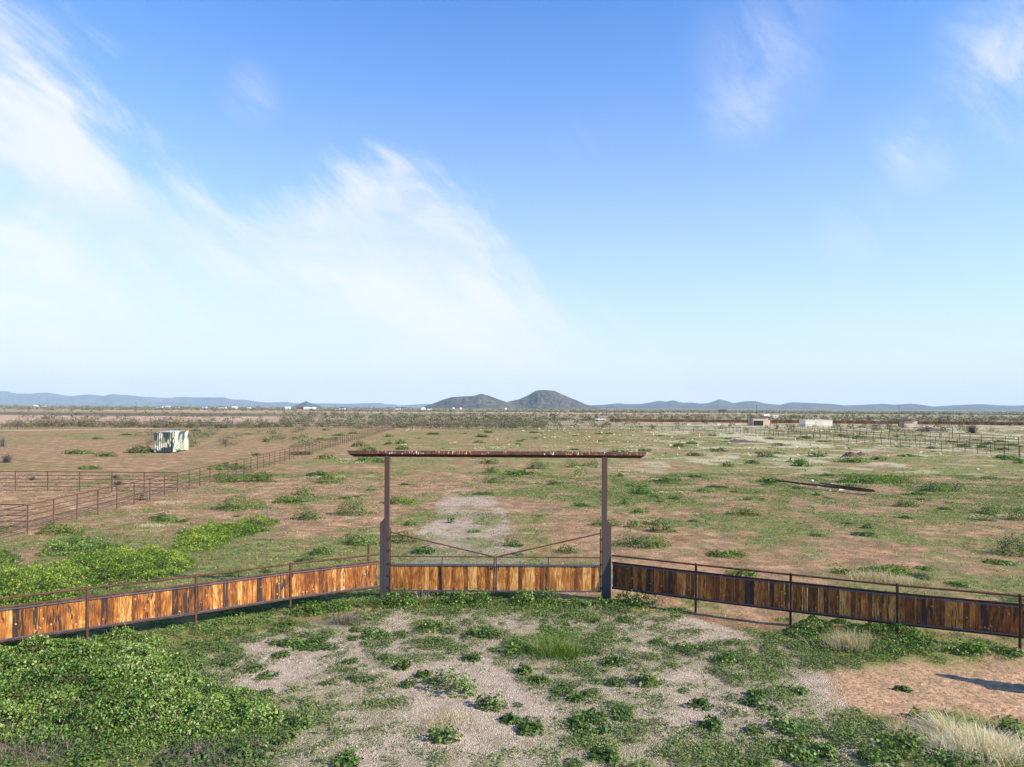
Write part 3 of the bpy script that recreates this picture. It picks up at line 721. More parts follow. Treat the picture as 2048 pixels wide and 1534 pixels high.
LM = [(773, 1190, 'the left gate post'), (1210, 1190, 'the right gate post'), (990, 1180, 'the gate centre'), (394, 1256, 'the last left fence post above the thicket'), (580, 1218, 'the left fence post nearest the gate'),
 (902, 1388, 'the largest forecourt weed'), (1110, 1310, 'the feathery forecourt weeds'), (560, 1410, 'the thicket tip'), (1760, 1380, 'the orange sand'), (1950, 1490, 'the blond grass clump'), (1395, 1222, 'the first right fence post'),
 (1583, 1240, 'the second right fence post'), (1797, 1262, 'the third right fence post'), (2040, 1297, 'the last right fence post'), (984, 1418, 'the second forecourt weed'), (888, 1482, 'the bottom forecourt weed'), (1620, 1518, 'the wide weed at the bottom edge'),
 (1297, 1372, 'the leafy weed right of the forecourt middle'), (460, 1060, 'the far yellow-green bank'), (250, 1120, 'the near yellow-green bank'), (57, 1068, 'the corral corner post'), (355, 983, 'the second corral fence end'), (513, 964, 'the tall weed at the pipe fence'),
 (708, 1030, 'the rounded weed mound'), (930, 1040, 'the gravel drive'), (693, 910, 'the crossbeam left end'), (1295, 912, 'the crossbeam right end'), (990, 910, 'the crossbeam middle'), (1650, 970, 'the lying pipes'), (1702, 912, 'the dark dirt pile'),
 (345, 905, 'the camouflage container'), (1325, 1064, 'the dark weed right of the gate'), (1492, 1031, 'the wide weed in the right field'), (1900, 983, 'the weed pair in the right field'), (1985, 1028, 'the domed weed near the right edge'), (1745, 1155, 'the dead grass behind the right fence'),
 (1480, 884, 'the low dirt heap'), (2005, 912, 'the near end of the right pipe fence'), (1849, 899, 'the middle of the right pipe fence'), (1600, 870, 'the far end of the right pipe fence'), (1011, 860, 'the far gate frame'), (790, 858, 'the far field corner'), (650, 895, 'the far half of the long pipe fence'),
 (1199, 841, 'the white pickup'), (1218, 843, 'the rusty wall end'), (1515, 851, 'the tan stable shed'), (1636, 853, 'the cream building'), (1816, 853, 'the flat-roofed shed'), (1944, 866, 'the mesquite'), (127, 852, 'the widest grey-brown bush'), (325, 850, 'the olive bush above the container'), (592, 826, 'the left utility pole'), (272, 825, 'the far left utility pole'), (900, 815, 'the lower hill'), (1100, 815, 'the higher hill'), (1400, 822, 'the rusty wall middle')]
def to_px(x, y):
    a = x * F / y; b = F * H / y
    return 1024 + a * math.cos(ROLL) - b * math.sin(ROLL), HY + a * math.sin(ROLL) + b * math.cos(ROLL)
def where(x, y):
    qx, qy = to_px(x, y)
    best = min(LM, key=lambda l: (l[0] - qx) ** 2 + (2.2 * (l[1] - qy)) ** 2)
    ddx, ddy = qx - best[0], (qy - best[1]) * 2.2
    return (('right of ' if ddx > 0 else 'left of ') if abs(ddx) > abs(ddy) else ('in front of ' if ddy > 0 else 'behind ')) + best[2]
def copy_thing(proto, name, x, y, s, rz, sz=1.0, label=None, cat=None, group=None):
    o = proto.copy(); C.objects.link(o); o.name = name
    o.location = (x, y, float(gzat(x, y))); o.rotation_euler = (0, 0, rz); o.scale = (s, s, s * sz)
    if label: o['label'] = label
    return o
# small scattered weeds, alike: shared label per area
protoS = []
for i in range(6):
    me = clump_mesh(.30, .26, .16, [Md, Mm][i % 2], .055, 1.1)
    protoS.append(me)
def scatter_small(n, x0, x1, y0, y1, smin, smax, label, group, cond=None, cap=None):
    k = 0; tries = 0
    while k < n and tries < 20000:
        tries += 1
        x = random.uniform(x0, x1); y = random.uniform(y0, y1)
        if abs(x) > .74 * y: continue
        if float(green(np.array([x]), np.array([y]))[0]) < .49: continue
        if cond and not cond(x, y): continue
        o = link('small_weed', random.choice(protoS), loc=(x, y, float(gzat(x, y))))
        s = random.uniform(smin, smax); o.scale = (s * random.uniform(.8, 1.5), s, s * random.uniform(.5, 1)); o.rotation_euler = (0, 0, random.uniform(0, 6.28))
        meta(o, ('low' if o.scale.z < .62 * s else 'rounded') + ' small weed tuft ' + where(x, y), 'weed', group); k += 1
scatter_small(80, -9, 13, 11, 22, .35, .9, 'small dark green weed tuft among others on the gravel forecourt', 'small weed tufts')
scatter_small(60, -30, 30, 26, 60, .7, 1.9, 'small green weed tuft among others in the near field behind the gate', 'small weed tufts', lambda x, y: x > -24)
scatter_small(60, 10, 110, 60, 180, 1.6, 4.2, 'small green weed tuft among others in the far right field', 'small weed tufts')
scatter_small(40, -90, 10, 60, 190, 1.6, 4.5, 'small green weed tuft among others in the far left field', 'small weed tufts')

for i in range(34):
    px, py = random.choice(((random.uniform(380, 620), random.uniform(1290, 1400)), (random.uniform(120, 560), random.uniform(1486, 1534)), (random.uniform(420, 760), random.uniform(1240, 1300))))
    x, y = G(px, py); o = link('small_weed', random.choice(protoS), loc=(x, y, float(gzat(x, y))))
    s = random.uniform(.5, 1.1); o.scale = (s * random.uniform(.9, 1.5), s, s * random.uniform(.6, 1)); o.rotation_euler = (0, 0, random.uniform(0, 6.28))
    meta(o, ('flat' if o.scale.z < .75 * s else 'rounded') + ' small weed tuft ' + where(x, y), 'weed', 'small weed tufts')

# feathery upright weeds on the forecourt
def feathery(px, py, w, h, lab, m=My, n=700, pale=False):
    x, y = G(px, py); mpp = y / F; rx = w * mpp / 2; hh = h * mpp
    q = rng.normal(size=(n, 2)) * .55
    P = np.stack([q[:, 0] * rx, q[:, 1] * rx * .7, np.zeros(n)], 1)
    lean = q * .35 + rng.normal(size=(n, 2)) * .22
    me = blade_mesh('feathery_weed', P, rng.uniform(.5, 1.1, n) * hh, np.full(n, .0035), np.clip(lean * 1.6, -.85, .85), .35 + rng.normal(size=n) * .3, m)
    o = link('feathery_weed', me, loc=(x, y, float(gzat(x, y)))); meta(o, lab, 'weed')
feathery(1100, 1310, 90, 52, 'left feathery yellow-green weed standing on the forecourt', n=520)
feathery(1138, 1312, 55, 46, n=300, lab= 'right feathery pale green weed standing on the forecourt')

# dry grass tufts
def tuft_mesh(rx, h, n, m, lean=.35, w=.006, dirx=0., diry=0.):
    q = rng.normal(size=(n, 2)) * .42
    P = np.stack([q[:, 0] * rx, q[:, 1] * rx * .6, np.zeros(n)], 1)
    ln = q * .5 + rng.normal(size=(n, 2)) * lean + np.array([dirx, diry])
    L = np.linalg.norm(ln, axis=1)[:, None]; ln = ln / np.maximum(L / .93, 1)
    return blade_mesh('dry_grass', P, rng.uniform(.5, 1.2, n) * h, np.full(n, w), ln, .5 + rng.normal(size=n) * .25, m)
def tuft(px, py, rxpx, hm, n, lab, m=M_straw, lean=.35, w=.006, dx=0, dy=0, name='dry_grass_tuft'):
    x, y = G(px, py); me = tuft_mesh(rxpx * y / F, hm, n, m, lean, w, dx, dy)
    meta(link(name, me, loc=(x, y, float(gzat(x, y)))), lab, 'dry grass')
tuft(1950, 1500, 100, .42, 3600, 'large swept blond grass clump in the lower right corner', lean=.8, w=.005, dx=.35, dy=.6, m=M_blond)
tuft(1885, 1470, 30, .50, 700, 'blond grass arching left above the large swept clump', lean=.35, w=.005, dx=-.7, dy=.5, m=M_blond)
tuft(1700, 1298, 50, .5, 1100, 'dead grass clump in front of the third right fence panel', lean=.4, w=.004)
tuft(1745, 1290, 40, .35, 500, 'thin dead grass beside the clump at the right fence', lean=.6, w=.004)
tuft(1745, 1155, 60, .35, 900, 'pale dead grass patch behind the right board fence', lean=.6, w=.006)
tuft(1805, 1165, 40, .3, 500, 'small dead grass patch right of the one behind the fence', lean=.6, w=.006)
tuft(884, 1445, 80, .22, 900, 'sparse brown dead grass below the largest forecourt weed', lean=.7, w=.003)
tuft(690, 1245, 45, .35, 500, 'greyish dead stalks near the left fence end', M_twig, lean=.5, w=.004)
tuft(848, 1200, 24, .55, 60, 'orange-brown dry stalks in front of the left gate leaf', M_straw, lean=.6, w=.006)
tuft(1800, 1470, 40, .3, 500, 'short straw left of the tall leafy weed at lower right', lean=.6, w=.004)
tuft(350, 1440, 90, .25, 300, 'dry stalks poking out of the mallow thicket', M_straw, lean=.7, w=.003)
tuft(80, 1500, 140, .3, 900, 'brown dead grass under the thicket at lower left', M_twig, lean=.7, w=.004)
tuft(420, 1510, 120, .25, 900, 'brown dead grass on gravel right of the thicket base', M_twig, lean=.7, w=.004)
tuft(340, 1005, 44, .16, 900, 'pale dry grass at the foot of the long pipe fence', lean=.85, w=.006)
tuft(305, 1052, 40, .16, 900, 'pale dry grass in front of the pipe fence before the bank', lean=.85, w=.006)
protoT = [tuft_mesh(.55, .22, 190, M_palestraw, .75, .012) for _ in range(5)]
k = 0
while k < 200:
    x = random.uniform(6, 105) if random.random() < .85 else random.uniform(-20, 30)
    y = 36 + 90 * random.random() ** 1.2
    if x > .74 * y or (y < 62 and random.random() < .75): continue
    if x < 6 and y < 60: continue
    o = link('straw_tuft', random.choice(protoT), loc=(x, y, float(gzat(x, y))))
    s = random.uniform(.5, 1.4) * (.7 + y / 110); o.scale = (s * random.uniform(.9, 2.6), s * random.uniform(.8, 1.6), s * random.uniform(.3, .7)); o.rotation_euler = (0, 0, random.uniform(-.4, .4))
    if x > 30: meta(o, 'pale straw grass tuft ' + where(x, y), 'dry grass', 'straw tufts scattered over the fields')
    elif x > 6: meta(o, 'pale straw grass tuft ' + where(x, y), 'dry grass', 'straw tufts scattered over the fields')
    else: meta(o, 'pale straw grass tuft ' + where(x, y), 'dry grass', 'straw tufts scattered over the fields')
    k += 1
# the far rest of the straw, one mass
n = 9000; x = rng.uniform(-30, 190, n); y = rng.uniform(95, 290, n)
k = (fbm(x, y, 6, 3, 3) > .47) & (x < .76 * y) & ((x > 5) | (rng.random(n) < .15)); x, y = x[k], y[k]; n = len(x)
me = leaf_mesh('straw', np.stack([x, y, gzat(x, y) + .1], 1), rng.uniform(.3, .9, n), rng.random(n), M_palestraw, .5, six=False)
meta(link('far_straw', me), 'pale dry grass dotted over the far right field', kind='stuff')

# ------------------------------------------------------------------ scrub bushes
def bush_mesh(kind, n=220, leaf=.16):
    q = rng.normal(size=(n, 3)); q /= np.linalg.norm(q, axis=1)[:, None]; q[:, 2] = np.abs(q[:, 2])
    ph = rng.uniform(0, 6.28, 3); th = np.arctan2(q[:, 1], q[:, 0])
    r = (1 - .75 * rng.random(n) ** 1.5) * (1 + .3 * np.sin(2 * th + ph[0]) + .2 * np.sin(4 * th + ph[1]))
    P = q * r[:, None] * np.array([1, 1, .95]); P[:, 2] = np.maximum(P[:, 2] + .12, .05)
    if kind == 2:
        m = M_twig
        P0 = np.zeros((n, 3)); P0[:, :2] = rng.normal(size=(n, 2)) * .12
        me = blade_mesh('bush', P0, rng.uniform(.6, 1.15, n), np.full(n, .03), np.clip(rng.normal(size=(n, 2)) * .5, -.9, .9), rng.random(n), m); return me
    return leaf_mesh('bush', P, rng.uniform(.6, 1.3, n) * leaf, .5 + rng.normal(size=n) * .25, M_scrub if kind == 0 else M_twig, 1.5, six=False)
protoB = [bush_mesh(0), bush_mesh(0), bush_mesh(0), bush_mesh(1), bush_mesh(1), bush_mesh(2, 260)]
def bush(x, y, w, h, kind, lab, group=None, name='desert_bush'):
    me = protoB[{0: random.choice((0, 1, 2)), 1: random.choice((3, 4)), 2: 5}[kind]]
    o = link(name, me, loc=(x, y, float(gzat(x, y)) - .03)); o.scale = (w / 2, w / 2, h); o.rotation_euler = (0, 0, random.uniform(0, 6.28))
    return meta(o, lab, 'bush', group)
def bpx(px, py, wpx, hpx, kind, lab):
    x, y = G(px, py); bush(x, y, wpx * y / F, hpx * y / F, kind, lab)
for t in [
 (127, 852, 46, 22, 1, 'wide grey-brown bush, largest at the far left fence'), (76, 849, 26, 17, 1, 'grey bare bush left of the widest one at the far fence'),
 (22, 853, 40, 12, 1, 'low grey bush at the left picture edge by the fence'), (185, 848, 34, 13, 0, 'olive bush right of the widest one at the far fence'),
 (268, 852, 36, 18, 0, 'olive bush behind the fence left above the container'), (222, 848, 26, 10, 1, 'brownish bush between two olive ones left of the container'),
 (325, 850, 34, 16, 0, 'dark olive bush directly above the container'), (302, 872, 26, 17, 1, 'grey-brown bush just left behind the container'),
 (273, 872, 22, 9, 1, 'low grey bush left of the one behind the container'), (400, 871, 34, 14, 0, 'olive bush to the right behind the container'),
 (378, 848, 40, 16, 0, 'broad olive bush right above the container'), (5, 893, 16, 20, 2, 'bare grey shrub at the left edge in the paddock'),
 (14, 925, 34, 18, 2, 'bare twiggy shrub at the left edge above the corral'),
 (42, 820, 24, 7, 0, 'dark bush on the tan field, leftmost of the row'), (105, 821, 30, 7, 0, 'dark bush pair on the tan field'),
 (144, 821, 16, 5, 0, 'small dark bush in the tan field row'), (169, 821, 24, 8, 0, 'rounded dark bush in the middle of the tan field row'),
 (199, 822, 26, 7, 0, 'long dark bush right in the tan field row'), (270, 823, 12, 5, 0, 'small dark bush alone on the orange bank'),
 (430, 824, 26, 9, 1, 'dark brown bush on the orange bank left of centre'), (1944, 866, 28, 18, 2, 'bare spreading mesquite in the right corral'),
 (1768, 850, 34, 11, 1, 'grey bush left of the flat-roofed shed'), (1262, 844, 10, 7, 1, 'dark small bush in front of the rusty wall'),
 (230, 956, 26, 8, 2, 'grey twiggy weed behind the corral rails'), (236, 970, 34, 10, 2, 'pale twiggy heap behind the corral rails'),
 (65, 960, 24, 8, 2, 'small grey shrub behind the left corral rails'), (530, 880, 24, 10, 0, 'olive shrub behind the long pipe fence'),
 (545, 866, 30, 12, 0, 'olive shrub far behind the long pipe fence'), (450, 888, 22, 11, 2, 'sparse grey shrub right of the container'),
]: bpx(*t)
for i in range(46):
    y = random.uniform(105, 204); x = random.uniform(-.52, -.21) * y
    if x > -25.5 - (y - 60) * .065 - 2: continue
    w = random.uniform(1.6, 4.2); bush(x, y, w, w * random.uniform(.3, .5), 0, 'sparse paddock shrub ' + where(x, y), 'sparse shrubs in the left paddock', 'paddock_shrub')
cand = []
for i in range(9000):
    y = 205 + 900 * random.random() ** 1.6; x = random.uniform(-.8, .8) * y
    nv = float(fbm(np.array([x]), np.array([y]), 45, 5, 3)[0])
    r = x / y
    if r < -.33 and 235 < y < 900 and random.random() > .14: continue
    if y > 560 and random.random() > .5: continue
    if y > 720 and y < 1000 and random.random() > .3: continue
    if r > .05 and y < 300 and random.random() > .10: continue
    if r > .12 and 290 < y < 345 and random.random() > .12: continue
    if nv < .42 and random.random() > .35: continue
    if y < 215 and abs(x + 4) < 70: continue
    h = random.uniform(.8, 2.3); cand.append((x, y, h * random.uniform(1.3, 2.4), h, 0 if random.random() < .68 else 1))
cand.sort(key=lambda c: -c[3] / c[1])
for (x, y, w, h, kd) in cand[:270]:
    side_ = 'left' if x < -.2 * y else ('middle' if x < .2 * y else 'right')
    bush(x, y, w, h, kd, ('tall ' if h > 1.9 else 'low ') + ['olive', 'grey-brown'][kd] + ' desert bush ' + where(x, y), 'desert bushes beyond the far fence')
def mass(name, items, nl, lf, lab):
    P = []; S = []; Tt = []
    for (x, y, w, h, kd) in items:
        q = rng.normal(size=(nl, 3)); q /= np.linalg.norm(q, axis=1)[:, None]; q[:, 2] = np.abs(q[:, 2]); r = (1 - .6 * rng.random(nl) ** 2)[:, None]
        P.append(np.array([x, y, 0]) + q * r * np.array([w / 2, w / 2, h])); S.append(rng.uniform(.7, 1.3, nl) * lf * h); Tt.append(np.clip((.55 if kd == 0 else .2) + rng.normal(size=nl) * .22, 0, 1))
    P = np.concatenate(P); P[:, 2] += gzat(P[:, 0], P[:, 1])
    me = leaf_mesh(name, P, np.concatenate(S), np.concatenate(Tt), M_scrub, 1.3, six=False)
    meta(link(name, me), lab, kind='stuff')
mass('desert_scrub', cand[270:], 30, .42, 'olive creosote scrub covering the plain beyond the far fence')
far = []
for i in range(12000):
    y = 950 + 3600 * random.random() ** 1.7; x = random.uniform(-.8, .8) * y; h = random.uniform(1.2, 2.6)
    if float(vn(np.array([x]), np.array([y]), 160, 2)[0]) < .3 and random.random() > .2: continue
    far.append((x, y, h * random.uniform(2, 4), h, 0 if random.random() < .75 else 1))
mass('far_scrub', far, 9, .9, 'distant scrub merging into a green-brown plain below the hills')

# ------------------------------------------------------------------ hills
def ridge(name, pts, dist, depth, m, lab, seed, base=-4, rough=.3, ncols=420, nrows=60):
    pts = sorted(pts); xs = []; zs = []
    for px, py in pts:
        u_, v_ = uv(px, py); xs.append(u_ / F * dist); zs.append(max(H - v_ / F * dist, 2))
    X = np.linspace(xs[0], xs[-1], ncols); Z = np.interp(X, xs, zs)
    Z = Z * (1 + .05 * (fbm(X, X * 0, dist * .012, seed, 4) - .5))
    t = np.linspace(-1, 1, nrows); XX, TT = np.meshgrid(X, t)
    sp = .5 + .5 * np.abs(2 * fbm(XX, TT * depth * .22, dist * .02, seed, 4) - 1) * 2
    prof = np.clip(1 - np.abs(TT), 0, 1) ** 1.15
    w = np.clip(np.abs(TT) * 2.2, 0, 1)
    ZZ = Z[None, :] * prof * (1 - rough * w + rough * w * sp) + base * (1 - prof)
    YY = dist + TT * depth * (.6 + .8 * (Z / Z.max()))[None, :]
    XX = XX * (YY / dist)
    ZZ = np.where(TT == 0, Z[None, :], ZZ)
    id_ = np.arange(nrows * ncols).reshape(nrows, ncols)
    Fc = np.stack([id_[:-1, :-1], id_[:-1, 1:], id_[1:, 1:], id_[1:, :-1]], -1).reshape(-1, 4)
    me = arr_mesh(name, np.stack([XX, YY, ZZ], -1).reshape(-1, 3), Fc, m, smooth=True)
    return meta(link(name, me), lab, kind='structure')
def hillmat(a, b, c, s):
    def f(t):
        p = wc(t); n = t.noise(p, s, 6, .7); k = t.noise(p, s * 4, 7, .75)
        return pbsdf(t, t.ramp(t.m('ADD', t.m('MULTIPLY', n, .35), t.m('MULTIPLY', k, .65)), [(.43, a), (.5, b), (.57, c)]), .95, 0, k, 1.0, .06 / s, .05)
    return f
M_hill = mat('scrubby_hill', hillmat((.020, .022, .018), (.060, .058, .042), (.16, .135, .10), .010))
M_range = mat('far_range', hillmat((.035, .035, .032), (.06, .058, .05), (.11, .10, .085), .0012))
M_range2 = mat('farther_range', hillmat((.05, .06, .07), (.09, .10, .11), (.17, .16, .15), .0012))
ridge('hill', [(846, 815), (851.6, 811.5), (862, 808), (872, 804.5), (885, 799), (903, 794), (925, 792), (947, 791), (955, 788.5), (961, 787), (968, 787.6), (975, 789.6), (992, 796), (1012, 803), (1030, 808), (1045, 812), (1060, 815)], 4200, 380, M_hill, 'lower left dark hill of the central pair', 3, rough=.5)
ridge('hill', [(985, 815), (1000, 808), (1012, 804), (1040, 797.5), (1052, 792), (1060, 787.8), (1066, 783.5), (1073, 779.6), (1082, 779.0), (1091, 779.2), (1108, 781), (1118, 785), (1128, 789.6), (1140, 795), (1156, 801.5), (1168, 807), (1176, 810), (1188, 813), (1200, 816)], 4500, 430, M_hill, 'higher right dark hill of the central pair', 5, rough=.5)
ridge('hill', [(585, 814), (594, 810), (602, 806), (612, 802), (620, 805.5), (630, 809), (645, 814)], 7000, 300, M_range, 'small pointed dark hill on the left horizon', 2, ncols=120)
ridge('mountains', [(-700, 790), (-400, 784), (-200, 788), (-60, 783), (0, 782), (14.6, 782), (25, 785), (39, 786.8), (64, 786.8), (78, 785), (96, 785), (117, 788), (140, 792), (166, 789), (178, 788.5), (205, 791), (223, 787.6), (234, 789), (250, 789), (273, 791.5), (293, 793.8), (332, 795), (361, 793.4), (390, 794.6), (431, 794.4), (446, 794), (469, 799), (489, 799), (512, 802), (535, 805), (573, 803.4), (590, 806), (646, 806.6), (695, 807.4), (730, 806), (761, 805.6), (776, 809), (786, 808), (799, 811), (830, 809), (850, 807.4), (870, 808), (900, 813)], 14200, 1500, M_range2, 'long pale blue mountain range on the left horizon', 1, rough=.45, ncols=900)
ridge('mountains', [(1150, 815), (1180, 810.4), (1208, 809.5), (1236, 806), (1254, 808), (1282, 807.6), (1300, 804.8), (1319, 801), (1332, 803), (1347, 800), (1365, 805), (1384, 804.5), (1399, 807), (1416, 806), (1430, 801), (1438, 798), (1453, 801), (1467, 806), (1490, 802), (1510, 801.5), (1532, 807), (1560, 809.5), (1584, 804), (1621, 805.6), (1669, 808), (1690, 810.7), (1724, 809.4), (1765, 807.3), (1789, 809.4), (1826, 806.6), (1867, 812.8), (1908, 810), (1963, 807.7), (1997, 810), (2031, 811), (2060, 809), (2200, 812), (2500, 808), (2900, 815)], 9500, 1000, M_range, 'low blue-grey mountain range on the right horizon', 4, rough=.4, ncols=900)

# ------------------------------------------------------------------ entrance frame
GYY = 23.82
def gx_(px, py): u_, v_ = uv(px, py); return u_ * GYY / F
def gz_(px, py): u_, v_ = uv(px, py); return H - v_ * GYY / F
xl0, xl1 = gx_(769, 1100), gx_(778.5, 1100); xr0, xr1 = gx_(1203.5, 1100), gx_(1213, 1100)
zt = gz_(991, 914) + .02
frame = empty('entrance_frame', ((xl0 + xr1) / 2, GYY, 0)); meta(frame, 'tall open rusty steel entrance frame with long crossbeam over the gate', 'gate frame')
fx0 = frame.location.x
def FB(): return MB()
for (a, b, wx0, wx1, ztop) in ((xl0, xl1, xl0 - .145, xl0 - .004, gz_(764, 1036)), (xr0, xr1, xr1 + .004, xr1 + .150, gz_(1218, 1040))):
    FB().box(a - fx0, b - fx0, -.085, .085, -.3, zt).build('post', M_post, frame)
    if wx0 < a: poly = [(wx0 - fx0, -.3), (wx1 - fx0, -.3), (wx1 - fx0, ztop), (wx0 - fx0, ztop - .17)]
    else: poly = [(wx0 - fx0, -.3), (wx1 - fx0, -.3), (wx1 - fx0, ztop - .17), (wx0 - fx0, ztop)]
    FB().prism(poly, -.080, .088).build('wing_post', M_post, frame)
bx0, bx1 = gx_(692, 909) - fx0, gx_(1296, 912) - fx0
# crossbeam: square tube set on edge, ends cut back underneath
s = .105; zc_ = zt + .07
prof = [(0, s), (-s, 0), (0, -s), (s, 0)]
cut = {(0, s): .0, (-s, 0): .09, (0, -s): .27, (s, 0): .09}
vs = [(bx0 + cut[p], p[0], zc_ + p[1]) for p in prof] + [(bx1 - cut[p], p[0], zc_ + p[1]) for p in prof]
fs = [(0, 3, 2, 1), (4, 5, 6, 7)] + [(i, (i + 1) % 4, (i + 1) % 4 + 4, i + 4) for i in range(4)]
MB().add(vs, fs).build('crossbeam', M_beam, frame)
for sx, xx in ((1, bx0), (-1, bx1)):
    e = MB(); q = [(xx - sx * .004 + sx * cut[p], p[0] * 1.02, zc_ + p[1] * 1.02) for p in prof]; q2 = [(a + sx * .02, b, c) for a, b, c in q]
    e.add(q + q2, [(0, 1, 2, 3), (7, 6, 5, 4)] + [(i, i + 4, (i + 1) % 4 + 4, (i + 1) % 4) for i in range(4)])
    def f_end(t): return pbsdf(t, t.ramp(t.noise(wc(t), 30), [(.4, (.5, .36, .28)), (.6, (.25, .12, .07))]), .8)
    e.build('end_cap', mat('scraped_end_cap', f_end), frame)

# ------------------------------------------------------------------ boards
BW = .145
board_me = {}
def board_mesh(h, w=BW - .003):
    key = (round(h, 3), round(w, 4))
    if key not in board_me:
        lst = []
        for v in range(3):
            b = MB(); tw = [0, .004, -.004][v]; c = .004
            y0, y1 = -.010, .010
            # chamfered front edges
            vs = []
            for z, o in ((0, 0), (h, tw)):
                vs += [(-w / 2 + o, y1, z), (-w / 2 + o, y0 + c, z), (-w / 2 + c + o, y0, z), (w / 2 - c + o, y0, z), (w / 2 + o, y0 + c, z), (w / 2 + o, y1, z)]
            fs = [(5, 4, 3, 2, 1, 0), (6, 7, 8, 9, 10, 11)] + [(i, (i + 1) % 6, (i + 1) % 6 + 6, i + 6) for i in range(6)]
            b.add(vs, fs); lst.append(b.mesh('board', M_wood))
        board_me[key] = lst
    return board_me[key]
def boards(parent, a, b, z0, z1, style, yoff=0.0):
    """boards from local x a to b on parent"""
    n = max(1, int(round((b - a) / BW))); step = (b - a) / n
    ms = board_mesh(z1 - z0, step - .003)
    for i in range(n):
        o = link('board', random.choice(ms), parent, (a + (i + .5) * step, yoff + random.uniform(-.004, .004), z0 + random.uniform(-.004, .004)))
        o.rotation_euler = (random.uniform(-.004, .004), random.uniform(-.003, .003), 0)
        tone = random.gauss(.5, .32)
        dark = random.random() ** 2 * .35
        if False and random.random() < .15: dark = random.uniform(.45, .8)
        if style == 'left' and dark < .4: dark = random.uniform(.05, .45)
        if style == 'right' and random.random() < .10: dark = random.uniform(.7, .9)
        if style == 'gate': dark = random.uniform(0, .07)
        o.color = (min(max(tone, 0), 1), dark, random.random(), 1)
# gate leaves
def zrow(py): return gz_(991, py)
zr = dict(top=zrow(1113), pt=zrow(1128), pb=zrow(1181))
def leaf_gate(x0, x1, hinge, label):
    g = empty('gate_leaf', (x0 if hinge < 0 else x1, GYY - .075, 0)); ox = g.location.x; meta(g, label, 'gate', 'pair of gate leaves')
    a, b = x0 - ox, x1 - ox
    hx = a if hinge < 0 else b; fx = b if hinge < 0 else a
    sgn = 1 if hinge < 0 else -1
    t = .022
    MB().tube((hx + sgn * t, 0, zr['pb'] - .02), (hx + sgn * t, 0, zrow(1056)), t, 8).build('hinge_stile', M_rust, g)
    MB().tube((fx - sgn * t, 0, zr['pb'] - .04), (fx - sgn * t, 0, zr['top'] + .02), t, 8).build('meeting_stile', M_rust, g)
    MB().tube((a + .03, 0, zr['top']), (b - .03, 0, zr['top']), .02, 8).build('top_rail', M_rust, g)
    MB().tube((hx + sgn * .04, 0, zrow(1065)), (fx - sgn * .10, 0, zr['top'] + .02), .022, 8).build('brace', M_rust, g)
    mx = (a + b) / 2
    MB().tube((mx, -.028, zr['pb'] - .01), (mx, -.028, zr['top'] - .02), .016, 8).build('mullion', M_rust, g)
    for (z, nme) in ((zr['pt'], 'panel_rail'), (zr['pb'] + .025, 'panel_rail')):
        m = MB(); m.box(a + .045, b - .045, -.035, -.012, z - .045, z + .008); m.box(a + .045, b - .045, -.012, .03, z + .0, z + .012) if z > 1 else m.box(a + .045, b - .045, -.012, .03, z - .045, z - .033)
        m.build(nme, M_mill, g)
    for (p, q) in ((a + .05, mx - .018), (mx + .018, b - .05)):
        boards(g, p, q, zr['pb'] - .012, zr['pt'] + .0 - .006, 'gate', .006)
    for z in (.35, .75, 1.15, 1.6, 2.0):
        MB().box(hx - sgn * .06, hx + sgn * .004, -.03, .03, z, z + .07).build('hinge', M_rustdark, g)
    for zi, z in enumerate(np.arange(zr['pb'] + .08, zr['pt'] - .05, .12)):
        o = MB().tube((hx + sgn * .046, -.03, z), (hx + sgn * .046, -.044, z), .008, 6).build('screw', M_mill, g)
    return g
xc = gx_(990.5, 1140)
gl = leaf_gate(xl1 + .03, xc - .012, -1, 'left leaf of the pine-boarded steel gate with diagonal brace')
gr = leaf_gate(xc + .012, xr0 - .03, 1, 'right leaf of the pine-boarded steel gate, latch at its meeting edge')
lt = MB(); lt.box(-.12, .10, -.06, -.042, 1.08, 1.12); lt.box(.08, .12, -.065, -.038, .96, 1.12)
lt.tube((-.05, -.05, 1.10), (.15, -.05, 1.10), .01, 6)
o = lt.build('latch', M_rustdark, gr); o.location = (xc + .012 - gr.location.x, 0, 0)

